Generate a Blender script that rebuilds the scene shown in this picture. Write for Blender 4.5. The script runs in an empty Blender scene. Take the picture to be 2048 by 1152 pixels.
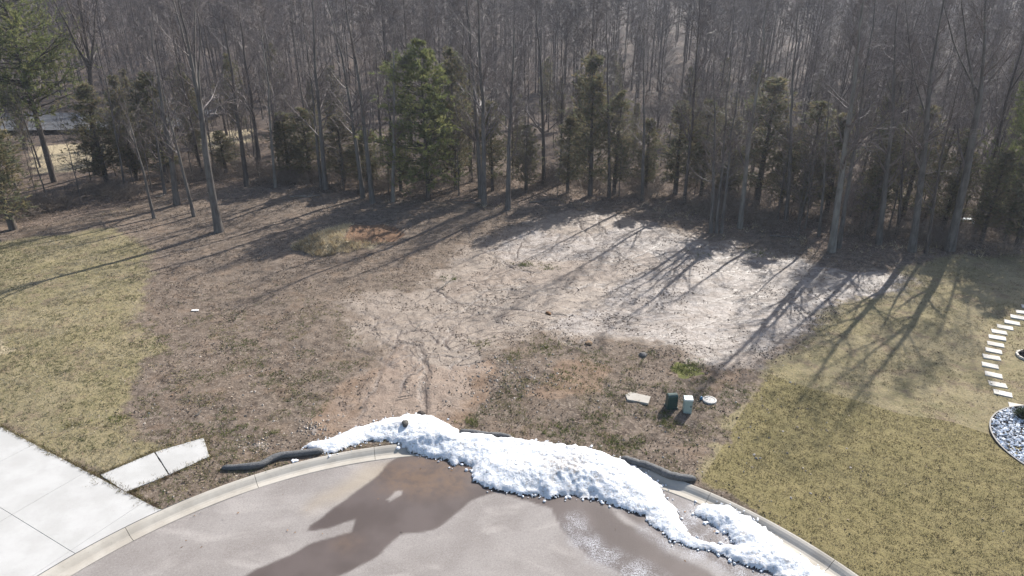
import bpy, math
import numpy as np

# ------------------------------------------------------------------ camera, sky, sun, exposure
SC = bpy.context.scene
COL = SC.collection
PITCH, FPX, CAMH = 24.0, 1365.0, 15.0
SUN_AZ, SUN_EL = 35.0, 37.0          # azimuth to the right of the view direction

cam = bpy.data.cameras.new("camera")
cam.sensor_width = 36.0
cam.lens = FPX / 2048 * 36.0
cam.clip_end = 3000
cam_ob = bpy.data.objects.new("camera", cam)
cam_ob.location = (0, 0, CAMH)
cam_ob.rotation_euler = (math.radians(90 - PITCH), 0, 0)
COL.objects.link(cam_ob)
SC.camera = cam_ob

world = bpy.data.worlds.new("World")
SC.world = world
world.use_nodes = True
wn = world.node_tree
wn.nodes.clear()
w_out = wn.nodes.new("ShaderNodeOutputWorld")
w_bg = wn.nodes.new("ShaderNodeBackground")
w_sky = wn.nodes.new("ShaderNodeTexSky")
w_sky.sky_type = 'NISHITA'
w_sky.sun_disc = False
w_sky.sun_elevation = math.radians(SUN_EL)
w_sky.sun_rotation = math.radians(SUN_AZ)
w_sky.air_density = 1.0
w_sky.dust_density = 1.5
w_bg.inputs[1].default_value = 0.10
wn.links.new(w_sky.outputs[0], w_bg.inputs[0])
wn.links.new(w_bg.outputs[0], w_out.inputs[0])

sun = bpy.data.lights.new("sun", 'SUN')
sun.energy = 4.4
sun.angle = math.radians(0.53)
sun.color = (1.0, 0.955, 0.89)
sun_ob = bpy.data.objects.new("sun", sun)
sun_ob.location = (60, 80, 70)
sun_ob.rotation_euler = (math.radians(90 - SUN_EL), 0, math.radians(180 - SUN_AZ))
COL.objects.link(sun_ob)

vs = SC.view_settings
vs.view_transform = 'Standard'
vs.look = 'None'
vs.exposure = 1.3
vs.gamma = 1.0
vs.use_curve_mapping = False

# ------------------------------------------------------------------ maths helpers
RNG = np.random.default_rng(11)
_cp, _sp = math.cos(math.radians(PITCH)), math.sin(math.radians(PITCH))


def ray(u, v):
    x = (np.asarray(u, float) - 1024) / FPX
    y = -(np.asarray(v, float) - 576) / FPX
    return x, _cp + y * _sp, -_sp + y * _cp


def G(u, v):
    """ground point (z = 0) seen at photo position u, v (2048 x 1152)"""
    x, y, z = ray(u, v)
    t = -CAMH / z
    return np.stack([x * t, y * t], -1)


def GP(pts):
    a = np.array(pts, float)
    return G(a[:, 0], a[:, 1])


def at_depth(u, v, Y):
    x, y, z = ray(u, v)
    t = Y / y
    return float(x * t), float(CAMH + z * t)


def hash2(ix, iy, seed):
    h = (ix.astype(np.int64) * 374761393 + iy.astype(np.int64) * 668265263 + seed * 974711) & 0x7fffffff
    h = ((h ^ (h >> 13)) * 1274126177) & 0x7fffffff
    h = h ^ (h >> 16)
    return (h & 0xffffff) / float(0xffffff)


def vnoise(x, y, seed=0):
    ix, iy = np.floor(x), np.floor(y)
    fx, fy = x - ix, y - iy
    fx = fx * fx * (3 - 2 * fx)
    fy = fy * fy * (3 - 2 * fy)
    a, b = hash2(ix, iy, seed), hash2(ix + 1, iy, seed)
    c, d = hash2(ix, iy + 1, seed), hash2(ix + 1, iy + 1, seed)
    return (a * (1 - fx) + b * fx) * (1 - fy) + (c * (1 - fx) + d * fx) * fy


def fbm(x, y, seed=0, octaves=4):
    s, amp, tot = 0, 1.0, 0
    for o in range(octaves):
        s = s + amp * vnoise(x * 2 ** o + 17.3 * o, y * 2 ** o - 9.1 * o, seed + o)
        tot += amp
        amp *= 0.5
    return s / tot


def sdf_poly(x, y, poly):
    """signed distance, negative inside"""
    x = np.asarray(x, float); y = np.asarray(y, float)
    d = np.full(x.shape, 1e9)
    inside = np.zeros(x.shape, bool)
    n = len(poly)
    for i in range(n):
        ax, ay = poly[i]
        bx, by = poly[(i + 1) % n]
        ex, ey = bx - ax, by - ay
        L = ex * ex + ey * ey + 1e-12
        t = np.clip(((x - ax) * ex + (y - ay) * ey) / L, 0, 1)
        d = np.minimum(d, (x - ax - t * ex) ** 2 + (y - ay - t * ey) ** 2)
        if ay != by:
            c = ((ay > y) != (by > y)) & (x < ex * (y - ay) / (by - ay) + ax)
            inside ^= c
    d = np.sqrt(d)
    return np.where(inside, -d, d)


def d_line(x, y, pl):
    d = np.full(np.shape(x), 1e9)
    for (ax, ay), (bx, by) in zip(pl[:-1], pl[1:]):
        ex, ey = bx - ax, by - ay
        t = np.clip(((x - ax) * ex + (y - ay) * ey) / (ex * ex + ey * ey + 1e-12), 0, 1)
        d = np.minimum(d, (x - ax - t * ex) ** 2 + (y - ay - t * ey) ** 2)
    return np.sqrt(d)


def sstep(a, b, x):
    t = np.clip((x - a) / (b - a), 0, 1)
    return t * t * (3 - 2 * t)


def unit(v):
    return v / (np.linalg.norm(v, axis=-1, keepdims=True) + 1e-9)


# ------------------------------------------------------------------ mesh helpers
def make_mesh(name, V, F, mat, cols=None, attrs=None, smooth=False):
    V = np.asarray(V, np.float32).reshape(-1, 3)
    F = [np.asarray(f, np.int32) for f in (F if isinstance(F, list) else [F]) if len(f)]
    me = bpy.data.meshes.new(name)
    me.vertices.add(len(V))
    me.vertices.foreach_set("co", V.ravel())
    loops = np.concatenate([f.ravel() for f in F])
    tot = np.concatenate([np.full(len(f), f.shape[1], np.int32) for f in F])
    start = np.concatenate([[0], np.cumsum(tot)[:-1]]).astype(np.int32)
    me.loops.add(len(loops))
    me.loops.foreach_set("vertex_index", loops)
    me.polygons.add(len(tot))
    me.polygons.foreach_set("loop_start", start)
    me.polygons.foreach_set("loop_total", tot)
    me.polygons.foreach_set("use_smooth", np.full(len(tot), bool(smooth)))
    if cols is not None:
        a = me.attributes.new("col", 'FLOAT_COLOR', 'POINT')
        c = np.ones((len(V), 4), np.float32)
        c[:, :3] = cols
        a.data.foreach_set("color", c.ravel())
    for k, v in (attrs or {}).items():
        a = me.attributes.new(k, 'FLOAT', 'POINT')
        a.data.foreach_set("value", np.asarray(v, np.float32))
    me.update(calc_edges=True)
    me.materials.append(mat)
    return me


def link(name, data, parent=None, loc=None, rot=None, **props):
    o = bpy.data.objects.new(name, data)
    COL.objects.link(o)
    if parent is not None:
        o.parent = parent
    if loc is not None:
        o.location = loc
    if rot is not None:
        o.rotation_euler = rot
    for k, v in props.items():
        if v is not None:
            o[k] = v
    return o


class Acc:
    """collects verts and faces for one mesh"""
    def __init__(self):
        self.V, self.F, self.C, self.n = [], [], [], 0

    def add(self, V, F, C=None):
        V = np.asarray(V, float).reshape(-1, 3)
        for f in (F if isinstance(F, list) else [F]):
            if len(f):
                self.F.append(np.asarray(f, np.int64) + self.n)
        self.V.append(V)
        if C is not None:
            self.C.append(np.broadcast_to(np.asarray(C, float), (len(V), 3)))
        self.n += len(V)

    def mesh(self, name, mat, smooth=False):
        return make_mesh(name, np.concatenate(self.V), self.F, mat,
                         np.concatenate(self.C) if self.C else None, None, smooth)


def tubes(P, R, S, tip=False):
    """batch of tubes: P (N,K,3), R (N,K)"""
    N, K, _ = P.shape
    T = unit(np.gradient(P, axis=1))
    m = unit(T.mean(1))
    ref = np.where(np.abs(m[:, 2:3]) > 0.75, np.array([[1.0, 0, 0]]), np.array([[0, 0, 1.0]]))[:, None, :]
    U = unit(np.cross(T, ref))
    W = np.cross(T, U)
    a = np.arange(S) * 2 * math.pi / S
    ring = (U[:, :, None, :] * np.cos(a)[None, None, :, None] + W[:, :, None, :] * np.sin(a)[None, None, :, None])
    V = P[:, :, None, :] + ring * R[:, :, None, None]
    kk = K - 1 if tip else K
    V = V[:, :kk].reshape(N, kk * S, 3)
    per = kk * S
    if tip:
        V = np.concatenate([V, P[:, -1:, :]], 1)
        per += 1
    q = []
    for k in range(kk - 1):
        for s in range(S):
            s2 = (s + 1) % S
            q.append((k * S + s, k * S + s2, (k + 1) * S + s2, (k + 1) * S + s))
    base = (np.arange(N) * per)[:, None, None]
    F = []
    if q:
        F.append((base + np.array(q)[None]).reshape(-1, 4))
    if tip:
        t = [((kk - 1) * S + s, (kk - 1) * S + (s + 1) % S, per - 1) for s in range(S)]
        F.append((base + np.array(t)[None]).reshape(-1, 3))
    return V.reshape(-1, 3), F


def blades(P, D, L, W, rng):
    """single triangles: base at P, pointing along D"""
    n = len(P)
    D = unit(D)
    s = unit(np.cross(D, rng.normal(size=(n, 3))))
    h = s * (np.asarray(W) * 0.5).reshape(-1, 1)
    V = np.stack([P - h, P + h, P + D * np.asarray(L).reshape(-1, 1)], 1)
    return V.reshape(-1, 3), np.arange(3 * n).reshape(-1, 3)


def box(acc, x0, x1, y0, y1, z0, z1, C=None):
    V = [(x0, y0, z0), (x1, y0, z0), (x1, y1, z0), (x0, y1, z0), (x0, y0, z1), (x1, y0, z1), (x1, y1, z1), (x0, y1, z1)]
    F = [(0, 3, 2, 1), (4, 5, 6, 7), (0, 1, 5, 4), (1, 2, 6, 5), (2, 3, 7, 6), (3, 0, 4, 7)]
    acc.add(V, np.array(F), C)


def prism(acc, poly, z0, z1, bevel=0.0, C=None):
    """polygon (ccw) extruded; optional chamfer at the top"""
    poly = np.asarray(poly, float)
    n = len(poly)
    c = poly.mean(0)
    rows = [np.c_[poly, np.full(n, z0)], np.c_[poly, np.full(n, z1 - bevel)]]
    if bevel:
        inn = poly - unit(poly - c) * bevel
        rows.append(np.c_[inn, np.full(n, z1)])
    V = np.concatenate(rows)
    F = []
    for k in range(len(rows) - 1):
        for i in range(n):
            j = (i + 1) % n
            F.append((k * n + i, k * n + j, (k + 1) * n + j, (k + 1) * n + i))
    top = (len(rows) - 1) * n
    T = [[top + i for i in range(n)]]
    acc.add(V, [np.array(F), np.array(T)], C)


ICO_V = None


def ico():
    global ICO_V, ICO_F
    if ICO_V is None:
        t = (1 + 5 ** 0.5) / 2
        ICO_V = unit(np.array([(-1, t, 0), (1, t, 0), (-1, -t, 0), (1, -t, 0), (0, -1, t), (0, 1, t), (0, -1, -t),
                               (0, 1, -t), (t, 0, -1), (t, 0, 1), (-t, 0, -1), (-t, 0, 1)], float))
        ICO_F = np.array([(0, 11, 5), (0, 5, 1), (0, 1, 7), (0, 7, 10), (0, 10, 11), (1, 5, 9), (5, 11, 4), (11, 10, 2),
                          (10, 7, 6), (7, 1, 8), (3, 9, 4), (3, 4, 2), (3, 2, 6), (3, 6, 8), (3, 8, 9), (4, 9, 5),
                          (2, 4, 11), (6, 2, 10), (8, 6, 7), (9, 8, 1)])
    return ICO_V, ICO_F


def pebbles(P, size, flat, cols, rng, low=False):
    """many small stones in one go"""
    n = len(P)
    if low:
        v = np.array([(1, 0, 0), (0, 1, 0), (-1, 0, 0), (0, -1, 0), (0, 0, 1.0), (0, 0, -.6)])
        f = np.array([(0, 1, 4), (1, 2, 4), (2, 3, 4), (3, 0, 4), (1, 0, 5), (2, 1, 5), (3, 2, 5), (0, 3, 5)])
    else:
        v, f = ico()
    a = rng.uniform(0, 6.28, n)
    c, s = np.cos(a), np.sin(a)
    sc = np.asarray(size).reshape(-1, 1) * rng.uniform(.65, 1.3, (n, 3)) * np.array([1, 1, flat])
    jit = 1 + rng.uniform(-.28, .28, (n, len(v), 1))
    q = v[None] * jit * sc[:, None, :]
    X = q[..., 0] * c[:, None] - q[..., 1] * s[:, None]
    Y = q[..., 0] * s[:, None] + q[..., 1] * c[:, None]
    V = np.stack([X, Y, q[..., 2]], -1) + P[:, None, :]
    F = (f[None] + (np.arange(n) * len(v))[:, None, None]).reshape(-1, 3)
    return V.reshape(-1, 3), F, np.repeat(cols, len(v), 0)


# ------------------------------------------------------------------ material helpers
class NT:
    def __init__(self, name):
        self.m = bpy.data.materials.new(name)
        self.m.use_nodes = True
        self.t = self.m.node_tree
        self.b = self.t.nodes["Principled BSDF"]
        self.out = self.t.nodes["Material Output"]
        self.pos = None

    def n(self, typ, **kw):
        x = self.t.nodes.new(typ)
        for k, v in kw.items():
            setattr(x, k, v)
        return x

    def put(self, sock, val):
        if isinstance(val, bpy.types.NodeSocket):
            self.t.links.new(val, sock)
        elif val is not None:
            if isinstance(val, (tuple, list)) and len(val) == 3 and sock.type == 'RGBA':
                val = (*val, 1)
            sock.default_value = val

    def coord(self, scale=None, world=True):
        if world:
            if self.pos is None:
                self.pos = self.n("ShaderNodeNewGeometry").outputs["Position"]
            c = self.pos
        else:
            c = self.n("ShaderNodeTexCoord").outputs["Object"]
        if scale is not None:
            mp = self.n("ShaderNodeMapping")
            mp.inputs["Scale"].default_value = scale
            self.put(mp.inputs["Vector"], c)
            c = mp.outputs[0]
        return c

    def noise(self, scale, detail=4, rough=0.6, dist=0.0, vec=None):
        x = self.n("ShaderNodeTexNoise")
        x.inputs["Scale"].default_value = scale
        x.inputs["Detail"].default_value = detail
        x.inputs["Roughness"].default_value = rough
        x.inputs["Distortion"].default_value = dist
        self.put(x.inputs["Vector"], vec if vec is not None else self.coord())
        return x.outputs["Fac"]

    def vor(self, scale, feature='F1', vec=None, out="Distance", rnd=1.0):
        x = self.n("ShaderNodeTexVoronoi", feature=feature)
        x.inputs["Scale"].default_value = scale
        x.inputs["Randomness"].default_value = rnd
        self.put(x.inputs["Vector"], vec if vec is not None else self.coord())
        return x.outputs[out]

    def attr(self, name, out="Fac"):
        return self.n("ShaderNodeAttribute", attribute_name=name).outputs[out]

    def math(self, op, a, b=None, clamp=False):
        x = self.n("ShaderNodeMath", operation=op)
        x.use_clamp = clamp
        self.put(x.inputs[0], a)
        if b is not None:
            self.put(x.inputs[1], b)
        return x.outputs[0]

    def ramp(self, f, a, b, lo=0.0, hi=1.0):
        x = self.n("ShaderNodeMapRange", interpolation_type='SMOOTHSTEP')
        self.put(x.inputs["Value"], f)
        x.inputs["From Min"].default_value = a
        x.inputs["From Max"].default_value = b
        x.inputs["To Min"].default_value = lo
        x.inputs["To Max"].default_value = hi
        return x.outputs[0]

    def mix(self, f, a, b, mode='MIX'):
        x = self.n("ShaderNodeMix", data_type='RGBA', blend_type=mode)
        self.put(x.inputs[0], f)
        self.put(x.inputs[6], a)
        self.put(x.inputs[7], b)
        return x.outputs[2]

    def bump(self, h, dist=0.02, strength=1.0, normal=None):
        x = self.n("ShaderNodeBump")
        x.inputs["Strength"].default_value = strength
        x.inputs["Distance"].default_value = dist
        self.put(x.inputs["Height"], h)
        if normal is not None:
            self.put(x.inputs["Normal"], normal)
        return x.outputs[0]

    def done(self, col=None, rough=0.8, spec=0.3, normal=None):
        self.put(self.b.inputs["Base Color"], col)
        self.put(self.b.inputs["Roughness"], rough)
        self.put(self.b.inputs["Specular IOR Level"], spec)
        if normal is not None:
            self.put(self.b.inputs["Normal"], normal)
        return self.m


def m_bark(name, a, b, spec=0.25):
    t = NT(name)
    f = t.noise(6, 5, .65, vec=t.coord((1, 1, .18), world=False))
    g = t.noise(.9, 3, .6, vec=t.coord(world=False))
    c = t.mix(t.ramp(f, .35, .68), a, b)
    c = t.mix(t.ramp(g, .45, .7, 0, .5), c, (b[0] * 1.25, b[1] * 1.27, b[2] * 1.2))
    return t.done(c, .62 if "twig" in name else .75, spec, t.bump(f, .03, .8))


def m_col(name, rough=.8, spec=.2, transl=0.0, gain=1.0):
    """colour from the per-piece 'col' attribute"""
    t = NT(name)
    c = t.attr("col", "Color")
    if gain != 1.0:
        c = t.mix(1.0, c, (gain, gain, gain), 'MULTIPLY')
    t.done(c, rough, spec)
    if transl:
        tr = t.n("ShaderNodeBsdfTranslucent")
        t.put(tr.inputs["Color"], c)
        mx = t.n("ShaderNodeMixShader")
        mx.inputs[0].default_value = transl
        t.put(mx.inputs[1], t.b.outputs[0])
        t.put(mx.inputs[2], tr.outputs[0])
        t.put(t.out.inputs["Surface"], mx.outputs[0])
    return t.m


def m_plain(name, col, rough=.6, spec=.3, var=.25, scale=12):
    t = NT(name)
    f = t.noise(scale, 4, .6, vec=t.coord(world=False))
    d = tuple(x * (1 - var) for x in col)
    return t.done(t.mix(t.ramp(f, .3, .7), d, col), rough, spec, t.bump(f, .004, .5))


# ------------------------------------------------------------------ layout of the lot, from photo positions
CC = np.array([-1.76, 6.55])          # centre of the turning circle
R_IN, R_OUT = 13.03, 13.63

P_LAWNR = GP([(2300, 505), (1905, 516), (1830, 525), (1790, 545), (1740, 570), (1700, 600), (1640, 640), (1575, 690),
              (1520, 755), (1480, 830), (1450, 890), (1400, 935), (1400, 975), (1480, 1010), (1600, 1080), (1720, 1160),
              (1800, 1400), (3000, 1400)])
P_SOD = GP([(1535, 748), (1620, 775), (1700, 795), (1800, 825), (1900, 840), (1990, 870), (2300, 900), (2600, 1300),
            (1800, 1400), (1700, 1150), (1480, 1010), (1400, 965), (1440, 900), (1480, 830)])
P_LAWNL = GP([(-300, 505), (0, 485), (120, 470), (200, 455), (260, 460), (300, 500), (290, 560), (280, 620), (275, 690),
              (310, 705), (290, 735), (250, 790), (230, 830), (300, 880), (330, 905), (200, 955), (0, 860), (-500, 700)])
P_MUD = GP([(1110, 425), (1180, 418), (1260, 432), (1340, 455), (1400, 470), (1500, 490), (1600, 510), (1700, 540),
            (1800, 545), (1850, 565), (1760, 580), (1690, 610), (1620, 650), (1560, 690), (1520, 735), (1440, 745),
            (1380, 712), (1290, 690), (1180, 690), (1080, 670), (1010, 690), (960, 750), (930, 800), (900, 850),
            (660, 860), (700, 810), (740, 760), (760, 720), (740, 690), (700, 650), (690, 610), (740, 590), (820, 590),
            (870, 560), (900, 520), (960, 480), (1010, 460), (1060, 445)])
P_CLAY = GP([(620, 870), (690, 800), (745, 745), (790, 690), (900, 735), (1000, 720), (985, 770), (930, 830), (900, 870)])
P_CLAY2 = GP([(1100, 740), (1180, 720), (1250, 745), (1200, 790), (1060, 800), (1050, 770)])
P_SILT = GP([(1180, 470), (1290, 440), (1390, 478), (1520, 498), (1640, 525), (1760, 545), (1840, 560), (1740, 585),
             (1640, 635), (1560, 690), (1510, 740), (1430, 735), (1370, 700), (1250, 680), (1120, 670), (1090, 650),
             (1180, 610), (1250, 560), (1180, 530), (1080, 520), (1000, 520), (960, 500), (1060, 460)])
P_BROWN_IN = GP([(870, 575), (960, 545), (1060, 530), (1150, 520), (1290, 505), (1330, 530), (1220, 560), (1100, 565),
                 (1000, 575), (900, 590)])
P_DARKPATCH = GP([(1400, 740), (1500, 690), (1560, 690), (1500, 750), (1420, 790)])  # darker brown patch where the bare soil meets the lawn
P_FLOOR_EDGE = GP([(-900, 520), (0, 470), (120, 440), (230, 420), (310, 395), (450, 372), (560, 378), (700, 392), (830, 398),
                   (960, 408), (1060, 410), (1180, 405), (1300, 412), (1420, 455), (1540, 462), (1640, 492), (1740, 500),
                   (1900, 512), (2100, 520), (2600, 520)])
P_FLOOR = np.r_[P_FLOOR_EDGE, [[2500, 60], [2500, 2500], [-2500, 2500], [-2500, 60]]]
P_TAN = GP([(60, 345), (70, 290), (190, 285), (280, 290), (200, 330), (120, 345)])
P_TAN2 = GP([(390, 270), (500, 258), (520, 282), (400, 300)])
P_MOUND = GP([(585, 498), (640, 470), (700, 452), (770, 448), (800, 462), (770, 480), (700, 500), (640, 512)])
P_MOUNDCUT = GP([(690, 490), (705, 466), (735, 452), (790, 450), (810, 464), (790, 476), (745, 486)])
P_MOSS = GP([(1358, 738), (1372, 727), (1400, 732), (1402, 750), (1372, 752)])
P_PALE1 = GP([(485, 900), (515, 882), (540, 888), (520, 905)])
P_PALE2 = GP([(610, 860), (625, 845), (645, 850), (638, 868)])
P_PALEGRASS = GP([(-10, 690), (20, 680), (60, 700), (40, 715), (-10, 735)])

RILLS = [(GP(l), w) for l, w in [
    ([(800, 690), (838, 694), (848, 720), (855, 745), (845, 775), (848, 830)], .17),
    ([(785, 650), (800, 665), (795, 690), (770, 730), (755, 770), (730, 810), (718, 850)], .05),
    ([(848, 720), (890, 715), (930, 720), (960, 705)], .06), ([(845, 740), (815, 760), (800, 790)], .05),
    ([(800, 665), (850, 660), (880, 690)], .06), ([(820, 660), (870, 668), (900, 690)], .05),
    ([(870, 580), (900, 605), (960, 612), (1040, 620), (1110, 630), (1150, 635)], .10),
    ([(960, 585), (1020, 580), (1080, 590), (1130, 592)], .06),
    ([(1150, 430), (1160, 455), (1180, 470), (1190, 480)], .09), ([(1195, 430), (1200, 455), (1215, 470)], .10),
    ([(1230, 430), (1240, 455), (1275, 470)], .07), ([(960, 500), (1000, 520), (1030, 540), (1080, 545)], .08),
    ([(1060, 460), (1040, 490), (1030, 520)], .05), ([(1120, 470), (1100, 500), (1060, 520)], .05),
    ([(905, 660), (890, 690), (905, 710)], .08), ([(920, 735), (980, 722), (1010, 712)], .05),
    ([(1300, 560), (1350, 545), (1400, 550), (1440, 565)], .07), ([(1420, 600), (1470, 585), (1540, 590)], .06),
    ([(1240, 640), (1300, 620), (1360, 625)], .06), ([(1380, 660), (1430, 640), (1500, 640)], .07),
    ([(1330, 480), (1300, 500), (1260, 515), (1220, 518)], .06), ([(700, 700), (745, 715), (770, 730)], .06)]]
# finer runnels that wander down the bare soil
_r = np.random.default_rng(5)
for _k in range(190):
    p = GP([(_r.uniform(740, 1660), _r.uniform(435, 720))])[0]
    if sdf_poly(p[:1], p[1:], P_MUD)[0] > -0.4:
        continue
    pts = [p]
    ang = _r.uniform(2.4, 3.9) + (0.6 if p[0] < 0 else 0)
    for _j in range(_r.integers(3, 7)):
        ang += _r.normal(0, .45)
        p = p + np.array([math.cos(ang), math.sin(ang)]) * _r.uniform(.25, .6)
        pts.append(p)
    RILLS.append((np.array(pts), _r.uniform(.025, .06)))

DRV_A = GP([(320, 1020)])[0]
DRV_B = GP([(0, 853)])[0]
_da = unit((DRV_B - DRV_A)[None])[0]       # away from the street
_db = np.array([_da[1], -_da[0]])
if _db[0] > 0:
    _db = -_db                              # to the left


def drive_local(x, y):
    return (x - DRV_A[0]) * _da[0] + (y - DRV_A[1]) * _da[1], (x - DRV_A[0]) * _db[0] + (y - DRV_A[1]) * _db[1]


P_WALK = GP([(200, 950), (408, 877), (420, 914), (253, 986)])


def terrain(x, y, fine=True):
    x = np.asarray(x, float); y = np.asarray(y, float)
    z = (fbm(x * .12, y * .12, 3, 3) - .5) * .5
    rc = np.hypot(x - CC[0], y - CC[1])
    a, b = drive_local(x, y)
    dd = np.maximum(-b, 0)                                      # 0 on the driveway side
    near = np.minimum(sstep(R_OUT, R_OUT + 3.0, rc), sstep(0.0, 2.5, np.maximum(dd, 0) + sdf_poly(x, y, P_WALK).clip(0) * .0))
    near = np.minimum(near, sstep(0.2, 2.0, sdf_poly(x, y, P_WALK)))
    z = z * near
    # spoil mound left of the bare soil
    sm = sdf_poly(x, y, P_MOUND)
    z = z + .85 * sstep(.5, -1.6, sm) * (.7 + .6 * fbm(x * .9, y * .9, 8, 3))
    sc = sdf_poly(x, y, P_MOUNDCUT)
    z = z - .35 * sstep(.2, -.5, sc)
    # land climbing behind the wood
    z = z + np.clip(y - 95, 0, None) ** 1.15 * .030 + np.clip(np.abs(x) - 70, 0, None) * .03 * sstep(60, 120, y)
    if fine:
        lawn = sstep(.3, -.3, np.minimum(sdf_poly(x, y, P_LAWNR), sdf_poly(x, y, P_LAWNL)))
        rough = (1 - .75 * lawn) * near
        z = z + rough * ((fbm(x * 1.6, y * 1.6, 21, 4) - .5) * .10 + (fbm(x * 6, y * 6, 31, 2) - .5) * .035)
        z = z + lawn * near * (fbm(x * 2.2, y * 2.2, 41, 3) - .5) * .05
    # below the road and the slabs
    z = np.where(rc < R_OUT + .01, np.minimum(z, -.03), z)
    z = np.where(rc < R_OUT - .14, -.45, z)
    z = np.where((b > .12) & (rc > R_OUT - .3) & (a < 60), np.minimum(z, -.06), z)
    z = np.where(sdf_poly(x, y, P_WALK) < -.08, -.06, z)
    return z


# ------------------------------------------------------------------ ground
def axis(parts):
    out = []
    for a, b, s in parts:
        out.append(np.arange(a, b, s))
    return np.concatenate(out + [[parts[-1][1]]])


gx = axis([(-1500, -300, 150), (-300, -100, 20), (-100, -44, 3), (-44, -28, .4), (-28, -10.5, .16), (-10.5, 17, .085),
           (17, 30, .16), (30, 44, .5), (44, 100, 3), (100, 300, 20), (300, 1500, 150)])
gy = axis([(-800, -100, 100), (-100, 0, 10), (0, 13, 1.0), (13, 20, .14), (20, 41, .085), (41, 50, .2), (50, 66, 1.0),
           (66, 140, 3), (140, 400, 12), (400, 2000, 160)])
X, Y = np.meshgrid(gx, gy)
X, Y = X.ravel(), Y.ravel()
Z = terrain(X, Y)
wob = (fbm(X * .9, Y * .9, 51, 4) - .5)
wx, wy = X + (fbm(X * .7, Y * .7, 61, 5) - .5) * 2.0, Y + (fbm(X * .7, Y * .7, 71, 5) - .5) * 2.0
near_lot = (np.abs(X) < 60) & (Y > 8) & (Y < 60)


def mask(poly, soft=.5, warp=True):
    d = sdf_poly(wx if warp else X, wy if warp else Y, poly)
    return sstep(soft, -soft, d)


A = {}
A["lawn"] = np.maximum(np.maximum(mask(P_LAWNR, 1.5), mask(P_SOD, .25)), mask(P_LAWNL, 1.6))
A["sod"] = mask(P_SOD, .12, False)
A["mud"] = mask(P_MUD, 1.9)
A["clay"] = np.maximum(mask(P_CLAY, .9), mask(P_CLAY2, .7) * .8)
A["cut"] = mask(P_MOUNDCUT, .35, False)
A["silt"] = np.maximum(mask(P_SILT, 1.3), np.maximum(mask(P_PALE1, .3), mask(P_PALE2, .3)) * .8)
A["brown"] = np.maximum(mask(P_BROWN_IN, .7), mask(P_DARKPATCH, .8))
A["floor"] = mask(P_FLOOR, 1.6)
A["tan"] = np.maximum(np.maximum(mask(P_TAN, 2.0), mask(P_TAN2, 1.5)), mask(P_PALEGRASS, .4) * 1.1)
A["tan"] = np.maximum(A["tan"], mask(P_MOUND, .6) * (1 - mask(P_MOUNDCUT, .4, False)) * .75)
A["moss"] = mask(P_MOSS, .25)
rill = np.zeros_like(X)
cut = np.zeros_like(X)
mudz = near_lot & (sdf_poly(X, Y, P_MUD) < 1.5)
xm = X[mudz] + (fbm(X[mudz] * 3, Y[mudz] * 3, 81, 3) - .5) * .35
ym = Y[mudz] + (fbm(X[mudz] * 3, Y[mudz] * 3, 91, 3) - .5) * .35
rm = np.zeros_like(xm)
cm = np.zeros_like(xm)
for q_, (pl, w) in enumerate(RILLS):
    lo, hi = pl.min(0) - 1.2, pl.max(0) + 1.2
    s = (xm > lo[0]) & (xm < hi[0]) & (ym > lo[1]) & (ym < hi[1])
    if not s.any():
        continue
    d = d_line(xm[s], ym[s], pl)
    rm[s] = np.maximum(rm[s], sstep(w * 1.0 + .045, w * .35, d) * (.35 if q_ < 2 else 1))
    if q_ < 2:
        rm[s] = np.maximum(rm[s], sstep(.07, .02, np.abs(d - w * .8)) * .7)
    cm[s] = np.maximum(cm[s], sstep(w * 1.1 + .05, 0, d) * min(.06, w * .4 + .012))
rill[mudz] = rm
cut[mudz] = cm
Z = Z - cut
A["rill"] = rill
nx, ny = len(gx), len(gy)
ii = np.arange(nx * ny).reshape(ny, nx)
quads = np.stack([ii[:-1, :-1], ii[:-1, 1:], ii[1:, 1:], ii[1:, :-1]], -1).reshape(-1, 4)


_sd = unit(GP([(1800, 825)]) - GP([(1535, 748)]))[0]
SEAM_N = np.array([-_sd[1], _sd[0]])


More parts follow.
